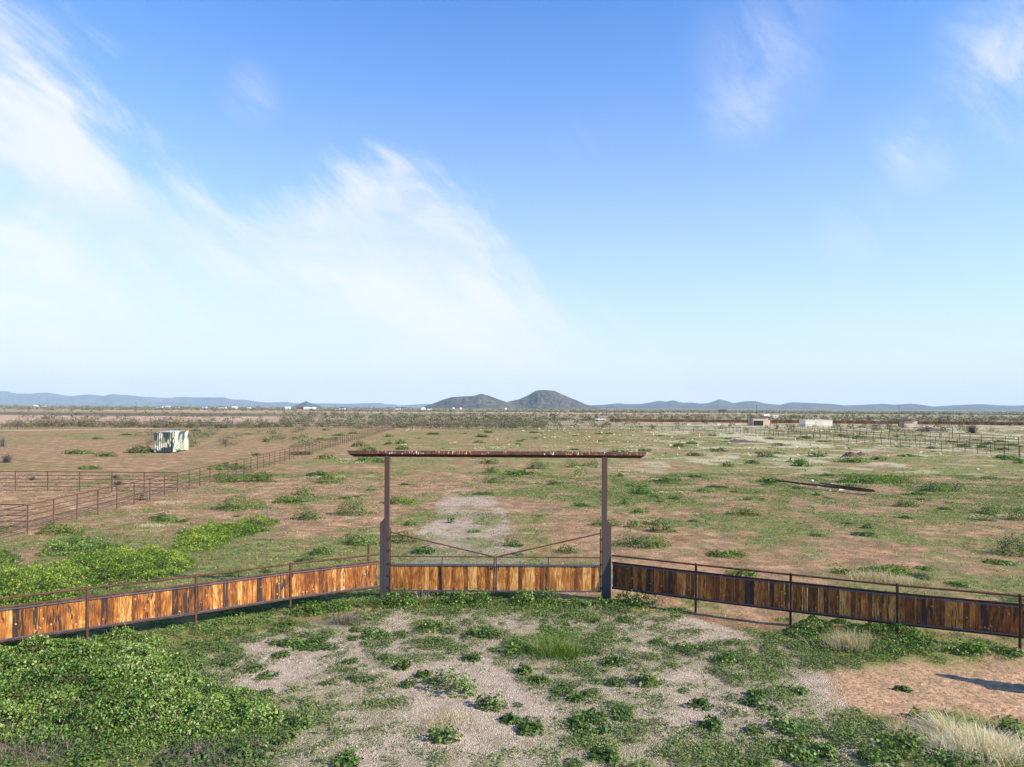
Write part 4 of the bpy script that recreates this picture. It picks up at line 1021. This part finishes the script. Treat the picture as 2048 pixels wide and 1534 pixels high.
# ------------------------------------------------------------------ board fences
def fence_path(pts, name, label, style, rail_r=.03, stub=None):
    p0 = pts[0]; root = empty(name, (p0[0], p0[1], 0)); meta(root, label, 'fence')
    for i in range(len(pts) - 1):
        (xa, ya), (xb, yb) = pts[i], pts[i + 1]
        L = math.hypot(xb - xa, yb - ya); ang = math.atan2(yb - ya, xb - xa)
        n = Vector((math.sin(ang), -math.cos(ang), 0)); flip = n.y > 0
        loc = Vector((xa - p0[0], ya - p0[1], 0))
        # section holder is avoided: every piece gets its own placement
        ca, sa = math.cos(ang), math.sin(ang)
        yo = 1 if flip else -1   # towards the camera in local y
        def place(o): o.location = loc; o.rotation_euler = (0, 0, ang); return o
        def rail(z, r, nm, m): place(MB().tube((0.02, 0, z), (L - .02, 0, z), r, 10).build(nm, m, root))
        z_top, z_mid, z_bot = 1.5, 1.265, .395
        z_top += .0
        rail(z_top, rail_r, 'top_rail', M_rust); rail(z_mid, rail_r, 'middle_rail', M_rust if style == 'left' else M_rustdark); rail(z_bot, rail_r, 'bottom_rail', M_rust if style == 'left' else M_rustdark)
        m = MB(); m.box(.04, L - .04, *sorted((yo * .024, yo * .046)), z_mid - .070, z_mid - .034); place(m.build('steel_angle', M_mill, root))
        m = MB(); m.box(.04, L - .04, *sorted((yo * .024, yo * .046)), z_bot + .032, z_bot + .066); place(m.build('steel_angle', M_mill, root))
        # boards
        cnt = max(1, int(round((L - .08) / BW))); step = (L - .08) / cnt
        gapb = [random.random() < (.12 if style == 'right' else .03) for _ in range(cnt)]
        ms = board_mesh(z_mid - z_bot - .062, step - .004); msn = board_mesh(z_mid - z_bot - .062, step - .016)
        for k_ in range(cnt):
            lx = .04 + (k_ + .5) * step; ly = random.uniform(-.003, .003) - yo * .004
            o = link('board', random.choice(msn if gapb[k_] else ms), root)
            o.location = loc + Vector((ca * lx - sa * ly, sa * lx + ca * ly, z_bot + .031 + random.uniform(-.004, .004)))
            o.rotation_euler = (0, random.uniform(-.003, .003), ang + (math.pi if flip else 0))
            tone = random.gauss(.40, .30); r = random.random()
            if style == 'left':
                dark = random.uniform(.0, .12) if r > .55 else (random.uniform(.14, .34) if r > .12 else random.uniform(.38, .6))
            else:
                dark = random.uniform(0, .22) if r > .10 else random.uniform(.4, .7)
                tone = random.gauss(.20, .36)  # right run toned darker: its shade put into the colour, boards also less oiled
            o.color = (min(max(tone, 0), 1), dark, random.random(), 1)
    for i, (x, y) in enumerate(pts):
        if stub and i == 0: continue
        m = MB().tube((0, 0, -.3), (0, 0, 1.535), .037, 10)
        m.tube((0, 0, 1.535), (0, 0, 1.56), .037, 10, .012)
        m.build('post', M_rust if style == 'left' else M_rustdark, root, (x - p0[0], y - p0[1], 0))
    return root
left_pts = [(xl0 - .16, 23.74), (-7.0, 22.2), (-9.25, 20.55), (-11.55, 19.08), (-13.85, 17.6), (-16.15, 16.15), (-18.4, 14.7)]
right_pts = [(xr1 + .165, 23.76), (5.92, 22.42), (8.45, 21.15), (11.0, 19.93), (13.72, 18.86), (16.4, 17.8)]
lf = fence_path(left_pts, 'board_fence', 'sunlit orange pine board fence in rusty pipe frame left of the gate', 'left', stub=True)
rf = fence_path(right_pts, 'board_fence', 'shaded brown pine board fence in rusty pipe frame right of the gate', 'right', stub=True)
MB().tube((0, 0, .9), (0, 0, 1.98), .035, 10).build('stub_post', M_rust, lf, (-.22, .02, 0)) if False else None
MB().tube((-4.80 - left_pts[0][0], 23.56 - left_pts[0][1], 1.2), (-4.80 - left_pts[0][0], 23.56 - left_pts[0][1], 1.88), .036, 10).build('stub_post', M_rust, lf)

# ------------------------------------------------------------------ steel pillar off to the right whose shadow crosses the sand
pt = Vector((15.0, 15.3, 0))
pil = empty('steel_pillar', pt, 0.2); meta(pil, 'rusty steel pillar with slanted top beside the drive, casting the shadow on the sand', 'pillar')
MB().prism([(-.30, -.3), (.0, -.3), (.0, 2.55), (-.30, 2.35)], -.09, .09).build('wing_post', M_post, pil).rotation_euler = (0, 0, R(90))
MB().prism([(.0, -.3), (.30, -.3), (.30, 2.85), (.0, 2.70)], -.09, .09).build('post', M_post, pil).rotation_euler = (0, 0, R(90))

# ------------------------------------------------------------------ pipe fences
def pipe_fence(pts, label, spacing=2.3, rails=(1.46, 1.18, .90, .62, .34), h=1.5, r=.034, rr=.024, name='pipe_fence', m=None, group=None, skip=0):
    m = m or M_pipefence
    p0 = pts[0]; root = empty(name, (p0[0], p0[1], 0)); meta(root, label, 'fence', group)
    post_me = MB().tube((0, 0, -.3), (0, 0, h), r, 6).mesh('post', m)
    done = 0
    for z in rails:
        mb = MB()
        for i in range(len(pts) - 1):
            mb.tube((pts[i][0] - p0[0], pts[i][1] - p0[1], z), (pts[i + 1][0] - p0[0], pts[i + 1][1] - p0[1], z), rr if z != max(rails) else rr * 1.3, 6)
        mb.build('rail', m, root)
    for i in range(len(pts) - 1):
        (xa, ya), (xb, yb) = pts[i], pts[i + 1]
        L = math.hypot(xb - xa, yb - ya); n = max(1, int(round(L / spacing)))
        for k_ in range(n + (1 if i == len(pts) - 2 else 0)):
            t = k_ / n
            if i == 0 and k_ < skip: continue
            link('post', post_me, root, (xa + (xb - xa) * t - p0[0], ya + (yb - ya) * t - p0[1], float(gzat(xa + (xb - xa) * t, ya + (yb - ya) * t))))
    return root
M_far = mat('dark_fence_pipe', rust((.05, .036, .028), (.08, .055, .045), (.12, .08, .065)))
pipe_fence([(-23.9, 24.6), (-24.3, 33.2), (-24.4, 35.3), (-24.8, 46), (-25.1, 52.6), (-25.5, 66.7), (-27.9, 99.8), (-29.6, 127), (-34.6, 205)], 'long five-rail rusty pipe fence running from left foreground to the far field corner', 2.17)
pipe_fence([(-24.52, 35.35), (-44, 35.2)], 'near five-rail corral fence leaving the long pipe fence to the left', 2.4, skip=1)
pipe_fence([(-25.25, 52.75), (-62, 53.2)], 'second five-rail corral fence running left, behind the bare corral', 2.4, skip=1)
pipe_fence([(-34.75, 205.1), (-100, 211), (-132, 215), (-129, 177), (-127, 150)], 'far thin pipe fence beyond the camouflage container', 3.2, (1.46, .9, .4), r=.05, rr=.035, m=M_far)
pipe_fence([(-34.4, 204.9), (-4.5, 199)], 'far pipe fence left of the tall far gate frame', 2.9, (1.46, .4), r=.05, rr=.035, m=M_far)
pipe_fence([(1.2, 198.5), (59.8, 196)], 'far pipe fence right of the tall far gate frame', 2.9, (1.46, .4), r=.05, rr=.035, m=M_far)
pipe_fence([(60, 195.8), (62, 160), (66, 134), (71, 98)], 'dark five-rail pipe fence closing the right side of the field', 2.5, r=.04, rr=.024, m=M_far)
pipe_fence([(80, 200), (79, 150), (79.5, 112)], 'middle pipe fence of the lane in the right corrals', 3.2, (1.46, .9, .4), r=.045, rr=.026, m=M_far)
pipe_fence([(95, 240), (96, 178), (95.5, 125)], 'outer pipe fence of the right corrals', 3.6, (1.46, 1.0, .5), r=.05, rr=.028, m=M_far)
pipe_fence([(71.2, 98.1), (82, 104), (95.3, 112)], 'cross fence joining the right corral fences near the picture edge', 2.4, r=.045, rr=.024, m=M_far)
pipe_fence([(62.3, 158), (79, 156)], 'short cross rail between the first and second right corral fences', 3, (1.46, .9, .4), r=.045, rr=.026, m=M_far)
def goal(px0, px1, py, h, label):
    xa, ya = G(px0, py); xb, yb = G(px1, py); root = empty('gateway', ((xa + xb) / 2, ya, 0)); meta(root, label, 'gate frame'); w = (xb - xa) / 2
    for s_ in (-1, 1): MB().tube((s_ * w, 0, -.3), (s_ * w, 0, h), .07, 6).build('post', M_far, root)
    MB().tube((-w, 0, h - .08), (w, 0, h - .08), .06, 6).build('crossbar', M_far, root)
goal(998, 1024, 861, 3.3, 'thin overhead gate frame in the middle of the far fence')
goal(2020, 2040, 851, 5.0, 'tall thin overhead gate frame near the right picture edge')
goal(1540, 1552, 866, 2.6, 'narrow gate frame at the far right field corner')
goal(1882, 1903, 877, 2.6, 'gate frame in the outer right corral fence')

# ------------------------------------------------------------------ camouflage container
cx, cy = -46.6, 96.2
ct = empty('shipping_container', (cx, cy, 0), R(6)); meta(ct, 'camouflage painted steel shipping container with ribbed end standing in the left paddock', 'container')
def f_camo(t):
    o = wc(t); q = t.v('ADD', o, (3.3, 1.7, .4))
    mp = t.node('ShaderNodeMapping'); t.put(mp.inputs[0], q); mp.inputs['Scale'].default_value = (1, .5, .6)
    a = t.noise(mp.outputs[0], .8, 2, .45, .8); b = t.noise(t.v('ADD', mp.outputs[0], (7.1, 5.2, 3.3)), .85, 2, .45, .8)
    col = t.mix(t.ss(a, .49, .502), c4(.25, .30, .18), c4(.60, .57, .44))
    col = t.mix(t.ss(b, .50, .512), col, c4(.05, .075, .085))
    k = t.noise(o, 8, 4, .6)
    return pbsdf(t, t.mix(t.m('MULTIPLY', t.ss(k, .6, .75), .4), col, c4(.30, .2, .12)), .6)
M_camo = mat('camouflage_paint', f_camo)
Wd, Ln, Hh = 2.44, 6.06, 2.75
def corr(n, w, z0, z1, depth):
    """corrugated sheet in xz, wave in y"""
    vs = []; fs = []; per = w / n; xs_ = []
    for i in range(n):
        b = i * per; xs_ += [(b, 0), (b + per * .30, 0), (b + per * .5, depth), (b + per * .80, depth)]
    xs_.append((w, 0))
    for z in (z0, z1): vs += [(x, y, z) for x, y in xs_]
    k = len(xs_); fs = [(i, i + 1, i + 1 + k, i + k) for i in range(k - 1)]
    return MB().add(vs, fs)
zb = .12
o = corr(8, Wd - .24, zb + .15, zb + Hh - .1, .17).build('end_wall', M_camo, ct, (-Wd + .12, -.06, 0))
o = corr(22, Ln - .3, zb + .15, zb + Hh - .1, .035).build('side_wall', M_camo, ct, (-.012, .15, 0)); o.rotation_euler = (0, 0, R(90))
o = corr(22, Ln - .3, zb + .15, zb + Hh - .1, .035).build('side_wall', M_camo, ct, (-Wd + .012, Ln - .15, 0)); o.rotation_euler = (0, 0, R(-90))
o = corr(9, Wd - .24, zb + .15, zb + Hh - .1, .05).build('end_wall', M_camo, ct, (-.12, Ln - .01, 0)); o.rotation_euler = (0, 0, R(180))
def f_roof(t): return pbsdf(t, t.ramp(t.noise(wc(t), 2, 4), [(.4, (.35, .40, .44)), (.6, (.5, .54, .57))]), .5)
MB().box(-Wd + .03, -.03, .03, Ln - .03, zb + Hh - .06, zb + Hh - .02).build('roof', mat('pale_container_roof', f_roof), ct)
MB().box(-Wd + .05, -.05, .05, Ln - .05, zb, zb + .14).build('floor', M_camo, ct)
for x in (-Wd, -.12):
    for y in (0, Ln - .12): MB().box(x, x + .12, y, y + .12, zb, zb + Hh).build('corner_post', M_camo, ct)
for (x0, x1, y0, y1) in ((-Wd + .12, -.12, 0, .08), (-Wd + .12, -.12, Ln - .08, Ln), (-.08, 0, .12, Ln - .12), (-Wd, -Wd + .08, .12, Ln - .12)):
    MB().box(x0, x1, y0, y1, zb + Hh - .12, zb + Hh - .003).build('top_rail', M_camo, ct)
    MB().box(x0, x1, y0, y1, zb + .003, zb + .16).build('bottom_rail', M_camo, ct)
for (x, y) in ((-Wd + .1, .1), (-.3, .1), (-.3, Ln - .3), (-Wd + .1, Ln - .3)): MB().box(x, x + .2, y, y + .2, -.2, zb - .003).build('foot_block', M_camo, ct)

# ------------------------------------------------------------------ lying pipes on white blocks
def f_white(t): return pbsdf(t, t.ramp(t.noise(wc(t), 9, 4), [(.4, (.50, .46, .42)), (.6, (.70, .68, .64))]), .9)
M_white = mat('dusty_white', f_white)
A = G(1552, 962, .25); B = G(1750, 984, .25); A2 = G(1640, 971, .25); B2 = G(1748, 985.5, .25)
def lying(a, b, r, z, label):
    o = MB().tube((0, 0, 0), (b[0] - a[0], b[1] - a[1], 0), r * .85, 12).build('steel_pipe', M_rust, None, (a[0], a[1], z)); meta(o, label, 'pipe')
lying(A, B, .085, .30, 'longest rusty steel pipe lying on white blocks in the right field')
lying((A[0] + .9, A[1] - 1.9), (B[0] - .25, B[1] - .05), .075, .28, 'shorter rusty pipe lying along the near side of the longest one')
lying(A2, B2, .07, .44, 'topmost rusty pipe resting on the two lying pipes')
for i, (px, py) in enumerate(((1596, 968), (1638, 973.5), (1681, 980))):
    x, y = G(px, py); b = MB(); b.box(-.30, .30, -.10, .10, 0, .19)
    for kx in (-.14, .14): b.box(kx - .09, kx + .09, -.104, -.1, .04, .15)
    o = b.build('support_block', M_white, None, (x, y, float(gzat(x, y)) - .01)); o.rotation_euler = (0, 0, R(25))
    meta(o, ['white block under the far end of the lying pipes', 'white block under the middle of the lying pipes', 'white block under the near half of the lying pipes'][i], 'block')
for (px, py, s_, lab) in ((1624, 963, .16, 'flat white scrap behind the lying pipes'), (1665, 968.5, .1, 'small white scrap behind the pipe middle'), (1955, 940, .17, 'pinkish white rock among weeds in the right field'), (1886, 903, .16, 'white lump at the foot of the right pipe fence'), (1660, 982, .1, 'small white stone before the lying pipes')):
    x, y = G(px, py); n = 14; me = bpy.data.meshes.new('rock'); import bmesh
    bm = bmesh.new(); bmesh.ops.create_icosphere(bm, subdivisions=2, radius=s_)
    for v in bm.verts: v.co *= 1 + .35 * (random.random() - .5); v.co.z *= .7
    bm.to_mesh(me); bm.free(); me.materials.append(M_white); o = link('rock', me, loc=(x, y, s_ * .4)); meta(o, lab, 'rock')

# dirt pile
def f_dirt(t): return pbsdf(t, t.ramp(t.noise(wc(t), 4, 5, .7), [(.38, (.035, .025, .02)), (.5, (.10, .065, .045)), (.65, (.19, .12, .085))]), .95)
M_dirt = mat('dark_dirt', f_dirt)
def pile(px, py, w, h, lab):
    x, y = G(px, py); xs, ys = np.meshgrid(np.linspace(-1, 1, 26), np.linspace(-1, 1, 18)); r = np.hypot(xs, ys)
    z = h * np.clip(1 - r, 0, 1) ** .7 * (.3 + 1.4 * fbm(xs * 3 + x, ys * 3, 1, 3, 3)) - .08
    id_ = np.arange(26 * 18).reshape(18, 26); Fc = np.stack([id_[:-1, :-1], id_[:-1, 1:], id_[1:, 1:], id_[1:, :-1]], -1).reshape(-1, 4)
    me = arr_mesh('dirt_pile', np.stack([xs * w / 2, ys * w / 3, z], -1).reshape(-1, 3), Fc, M_dirt); meta(link('dirt_pile', me, loc=(x, y, 0)), lab, 'dirt pile')
pile(1702, 913, 2.6, .75, 'dark rubbly dirt pile in the right field beyond the lying pipes')
pile(1722, 911, 2.2, .6, 'right part of the dark rubbly dirt heap in the right field')
pile(1480, 884, 7.5, .5, 'low brown dirt heap far in the right field')
pile(1862, 862, 9.5, 1.0, 'dark debris heap inside the outer right corral')
pile(1806, 855, 4, .6, 'grey debris heap in front of the flat-roofed shed')

# ------------------------------------------------------------------ far wall, sheds, vehicles
wall = empty('rusty_wall', (47, 337, 0)); meta(wall, 'long low rust-red sheet metal wall crossing the plain at right', 'wall')
def f_wall(t):
    p = wc(t); mp = t.node('ShaderNodeMapping'); t.put(mp.inputs[0], p); mp.inputs['Scale'].default_value = (1, 1, .1)
    return pbsdf(t, t.ramp(t.noise(mp.outputs[0], .35, 5, .7), [(.35, (.10, .035, .018)), (.5, (.20, .075, .03)), (.62, (.30, .13, .055))]), .85)
M_wall = mat('rust_sheet', f_wall)
wall_seg = [(0, 0), (42, -6), (86, -14), (130, -24), (176, -36), (215, -46), (250, -55)]
for i in range(len(wall_seg) - 1):
    (xa, ya), (xb, yb) = wall_seg[i], wall_seg[i + 1]; L = math.hypot(xb - xa, yb - ya); ang = math.atan2(yb - ya, xb - xa)
    n = int(L / 3.1)
    pm = corr(6, L / n - .05, 0.0, 1.35, .12).mesh('panel', M_wall)
    for k_ in range(n):
        t_ = k_ / n; o = link('panel', pm, wall, (xa + (xb - xa) * t_, ya + (yb - ya) * t_, random.uniform(-.02, .05))); o.rotation_euler = (0, 0, ang)
def paint(name, c, r=.7, var=.12):
    def f(t):
        return pbsdf(t, t.mix(t.m('MULTIPLY', t.ss(t.noise(wc(t), 1.5, 4, .6), .4, .7), var * 3), c4(*c), c4(*[x * .7 for x in c])), r)
    return mat(name, f)
M_tan = paint('tan_siding', (.58, .42, .31)); M_cream = paint('cream_siding', (.84, .79, .63)); M_roofd = paint('dark_roof', (.075, .062, .058)); M_bl = paint('dark_opening', (.02, .02, .022)); M_grey = paint('grey_siding', (.16, .14, .145))
M_blue = paint('blue_grey_door', (.07, .10, .16)); M_wh = paint('white_paint', (.75, .76, .77), .5, .05); M_redroof = paint('red_roof', (.30, .07, .05)); M_blueroof = paint('blue_roof', (.10, .18, .34)); M_barn = paint('dark_red_barn', (.16, .045, .04))
# brown shed with porch
x, y = G(1507, 851.5)
sh = empty('shed', (x, y, 0)); meta(sh, 'tan stable shed with dark open front in front of the white tank', 'shed')
MB().box(-.2, 5.6, 0, 5.5, 0, 3.2).build('wall', M_tan, sh)
for px_ in (-2.2, -.9): MB().box(px_, px_ + .15, .7, .85, 0, 3.3).build('prop', M_rustdark, sh)
MB().box(-.5, 5.8, -.35, 5.8, 3.22, 3.4).build('roof', M_roofd, sh)
MB().box(0.1, 3.7, -.05, -.003, .05, 1.95).build('opening', M_bl, sh)
for px_ in (0.1, 1.3, 2.5, 3.62): MB().box(px_, px_ + .08, -.10, -.055, 0, 2.0).build('bar', M_rustdark, sh)
MB().box(5.61, 6.7, .8, 4.6, 0, 2.2).build('lean_to', M_tan, sh)
# cream building
x, y = G(1611, 853)
b = empty('cream_building', (x, y, 0), R(-1)); meta(b, 'long low cream metal building with a framed door in its middle', 'building')
MB().box(0, 10.0, 0, 6, 0, 2.35).build('wall', M_cream, b)
MB().prism([(-.1, 2.352), (10.1, 2.352), (10.1, 2.45), (-.1, 2.45)], -.12, 6.12).build('roof', M_cream, b)
for k_ in range(24): MB().box(.2 + k_ * .41, .25 + k_ * .41, -.03, -.002, .02, 2.33).build('rib', M_cream, b)
MB().box(3.9, 6.2, -.07, -.035, 0.02, 1.75).build('door', paint('pale_door', (.66, .62, .50)), b)
MB().box(3.78, 3.9, -.08, -.035, 0.02, 1.87).build('door_frame', M_tan, b); MB().box(6.2, 6.32, -.08, -.035, 0.02, 1.87).build('door_frame', M_tan, b); MB().box(3.9, 6.2, -.08, -.035, 1.75, 1.87).build('door_frame', M_tan, b)
MB().box(4.2, 4.5, 1, 1.3, 2.455, 2.75).build('vent', M_wh, b)
# tan flat roof shed
x, y = G(1797, 853.5)
b = empty('flat_roofed_shed', (x, y, 0)); meta(b, 'small tan shed under a dark overhanging flat roof, rightmost building', 'shed')
MB().box(2.2, 7.2, 0, 4.5, 0, 2.15).build('wall', M_tan, b)
MB().box(-.05, .1, 0, .15, 0, 2.5).build('prop', M_rustdark, b)
MB().box(-.3, 7.0, -.8, 5.0, 2.52, 2.78).build('roof', M_roofd, b)
for px_ in (2.3, 4.6, 6.7): MB().box(px_, px_ + .12, .3, .42, 2.15, 2.52).build('strut', M_rustdark, b)
MB().box(-1.0, 8.5, -1.8, -.85, 0, .12).build('slab', M_white, b)
# white tank & container
x, y = G(1533, 835)
b = empty('water_tank', (x, y, 0)); meta(b, 'rounded white tank behind the tan stable shed', 'tank')
MB().tube((-2.3, 0, 1.25), (2.3, 0, 1.25), 1.1, 16).build('shell', M_wh, b); MB().tube((-2.7, 0, 1.25), (-2.3, 0, 1.25), .6, 16, 1.1).build('end_cap', M_wh, b); MB().tube((2.3, 0, 1.25), (2.7, 0, 1.25), 1.1, 16, .6).build('end_cap', M_wh, b)
for px_ in (-1.6, 1.4): MB().box(px_, px_ + .25, -.7, .7, 0, .5).build('cradle', M_roofd, b)
x, y = G(1546, 836.5)
b = empty('storage_box', (x, y, 0)); meta(b, 'white storage container right of the white tank', 'container')
corr(12, 3.9, 0, 2.2, .05).build('front_wall', M_wh, b); MB().box(0, 3.9, .09, 2.3, 0, 2.25).build('body', M_wh, b)
for i, (px, py) in enumerate(((1378, 850), (1437, 850))):
    x, y = G(px, py); b = empty('water_trough', (x, y, 0)); meta(b, ['small white trough left of the far corner of the field', 'small white trough nearer the tan stable shed'][i], 'trough')
    MB().prism([(-.6, 0), (.6, 0), (.75, .55), (-.75, .55)], -.5, .5).build('tub', M_wh, b); MB().box(-.65, .65, -.4, .4, .56, .60).build('water', M_blue, b)
# white pickup
x, y = G(1190, 841.5)
tk = empty('pickup_truck', (x, y, 0), R(8)); meta(tk, 'white pickup truck parked left of the end of the rusty wall', 'pickup')
bd = MB(); bd.prism([(0, .55), (0, 1.0), (1.95, 1.05), (1.95, .62), (2.0, .5), (5.3, .5), (5.35, .95), (3.9, 1.08), (2.0, 1.05), (1.96, 1.05), (1.96, .55)], -.9, .9)
bd.build('body', M_wh, tk); MB().prism([(1.98, 1.055), (4.0, 1.085), (3.4, 1.65), (2.15, 1.68)], -.82, .82).build('cab', M_wh, tk)
MB().prism([(2.15, 1.12), (3.8, 1.14), (3.33, 1.56), (2.28, 1.58)], -.835, .835).build('window', M_bl, tk)
whe = [MB().tube((px_, y0, .38), (px_, y1, .38), .38, 14).build('wheel', M_bl, tk) for px_ in (.95, 4.45) for (y0, y1) in ((-.93, -.68), (.68, .93))]

# utility poles
def upole(px, py, h, lab):
    x, y = G(px, py); b = empty('utility_pole', (x, y, 0)); meta(b, lab, 'utility pole', None)
    MB().tube((0, 0, -.5), (0, 0, h), .19, 8, .13).build('pole', M_twigpole, b); MB().box(-1.1, 1.1, -.07, .07, h - .7, h - .55).build('crossarm', M_twigpole, b)
M_twigpole = paint('pole_wood', (.07, .055, .045))
upole(1213, 832, 7.2, 'utility pole right above the white pickup'); upole(1513, 834, 9.5, 'utility pole behind the tan stable shed'); upole(1798, 836, 10.0, 'utility pole above the flat-roofed shed'); upole(592, 826, 9, 'utility pole on the plain left of the central hills'); upole(272, 825, 10, 'utility pole above the orange bank, far left')

# distant houses
FH = [(318, 1, 12, M_wh, M_roofd, 'white house specks far left, first from the utility pole'), (334, 0, 9, M_wh, M_wh, 'small white house on the left horizon, second from the pole'), (86, 0, 8, M_wh, M_roofd, 'tiny pale house far left below the mountains'), (70, 0, 7, M_wh, M_wh, 'tiny white house leftmost below the mountains'), (352, 1, 10, M_tan, M_roofd, 'tan house on the left horizon'),
      (408, 1, 8, M_wh, M_blueroof, 'white house with blue roof on the left horizon'), (444, 2, 14, M_wh, M_redroof, 'white house with red roof on the left horizon'), (468, 2, 9, M_wh, M_wh, 'white house right of the red-roofed one'), (497, 1, 5, M_wh, M_roofd, 'tiny white house between the red-roofed one and the cone hill'), (574, 3, 9, M_wh, M_wh, 'white shed left of the dark red barn'),
      (600, 2, 13, M_barn, M_barn, 'dark red barn at the foot of the small pointed hill'), (613, 3, 12, M_wh, M_wh, 'white building right of the dark red barn'), (626, 3, 7, M_wh, M_wh, 'small white building, second right of the barn'), (684, 3, 10, M_wh, M_roofd, 'white building between barn and central hills'),
      (795, 3, 10, M_wh, M_roofd, 'white house left of the central hills'), (806, 2, 12, M_tan, M_roofd, 'dark house left of the central hills'), (846, 3, 8, M_wh, M_wh, 'white house at the left foot of the central hills'), (858, 3, 8, M_wh, M_roofd, 'second white house at the left foot of the central hills'), (907, 1, 4, M_wh, M_wh, 'tiny white house below the lower central hill'), (921, 1, 4, M_wh, M_wh, 'tiny white house below the saddle of the hills'), (1012, 2, 4, M_wh, M_wh, 'tiny white house below the higher central hill'), (1447, 4, 14, M_roofd, M_roofd, 'dark flat building far right on the plain')]
for i, (px, dy, w, mw, mr, lab) in enumerate(FH):
    yb = HY + (px - 1024) * math.tan(ROLL) + 3.4 + dy * .9
    x, y = G(px, yb); ww = w * y / F; hh = 3.4
    b = empty('house', (x, y, 0)); meta(b, lab, 'house')
    MB().box(-ww / 2, ww / 2, 0, 9, -1, hh).build('wall', mw, b)
    r_ = MB(); r_.add([(-ww / 2 - .5, -.5, hh + .02), (ww / 2 + .5, -.5, hh + .02), (ww / 2 + .5, 9.5, hh + .02), (-ww / 2 - .5, 9.5, hh + .02), (-ww / 2 + 1, 4.5, hh + 2.0), (ww / 2 - 1, 4.5, hh + 2.0)], [(3, 2, 1, 0), (0, 1, 5, 4), (2, 3, 4, 5), (1, 2, 5), (3, 0, 4)])
    r_.build('roof', mr, b)
    if ww > 14:
        for k_ in (-.3, .05, .3): MB().box(k_ * ww, k_ * ww + 1.4, -.06, -.003, 1, 2.3).build('window', M_bl, b)
# dark trees along the far horizon at left
n = 260; tr = []
for i in range(n):
    y = random.uniform(2600, 4200); x = random.uniform(-.78, -.05) * y; tr.append((x, y, random.uniform(8, 20), random.uniform(4, 8.5), 1))
mass('far_trees', tr, 14, .5, 'dark trees scattered among the far houses on the left horizon')

# ------------------------------------------------------------------ haze
hz = MB(); hz.box(-16500, 16500, -600, 16200, -6, 520)
def f_haze(t):
    v = t.node('ShaderNodeVolumePrincipled'); v.inputs['Color'].default_value = c4(.63, .86, 1.0)
    v.inputs['Density'].default_value = 5.6e-5; v.inputs['Anisotropy'].default_value = 0
    return v.outputs[0]
mh = bpy.data.materials.new('haze'); mh.use_nodes = True; t = NT(mh.node_tree); t.n.clear(); oo = t.node('ShaderNodeOutputMaterial'); t.l.new(f_haze(t), oo.inputs['Volume'])
ho = hz.build('haze', mh); meta(ho, 'thin pale blue air haze over the plain', kind='stuff')
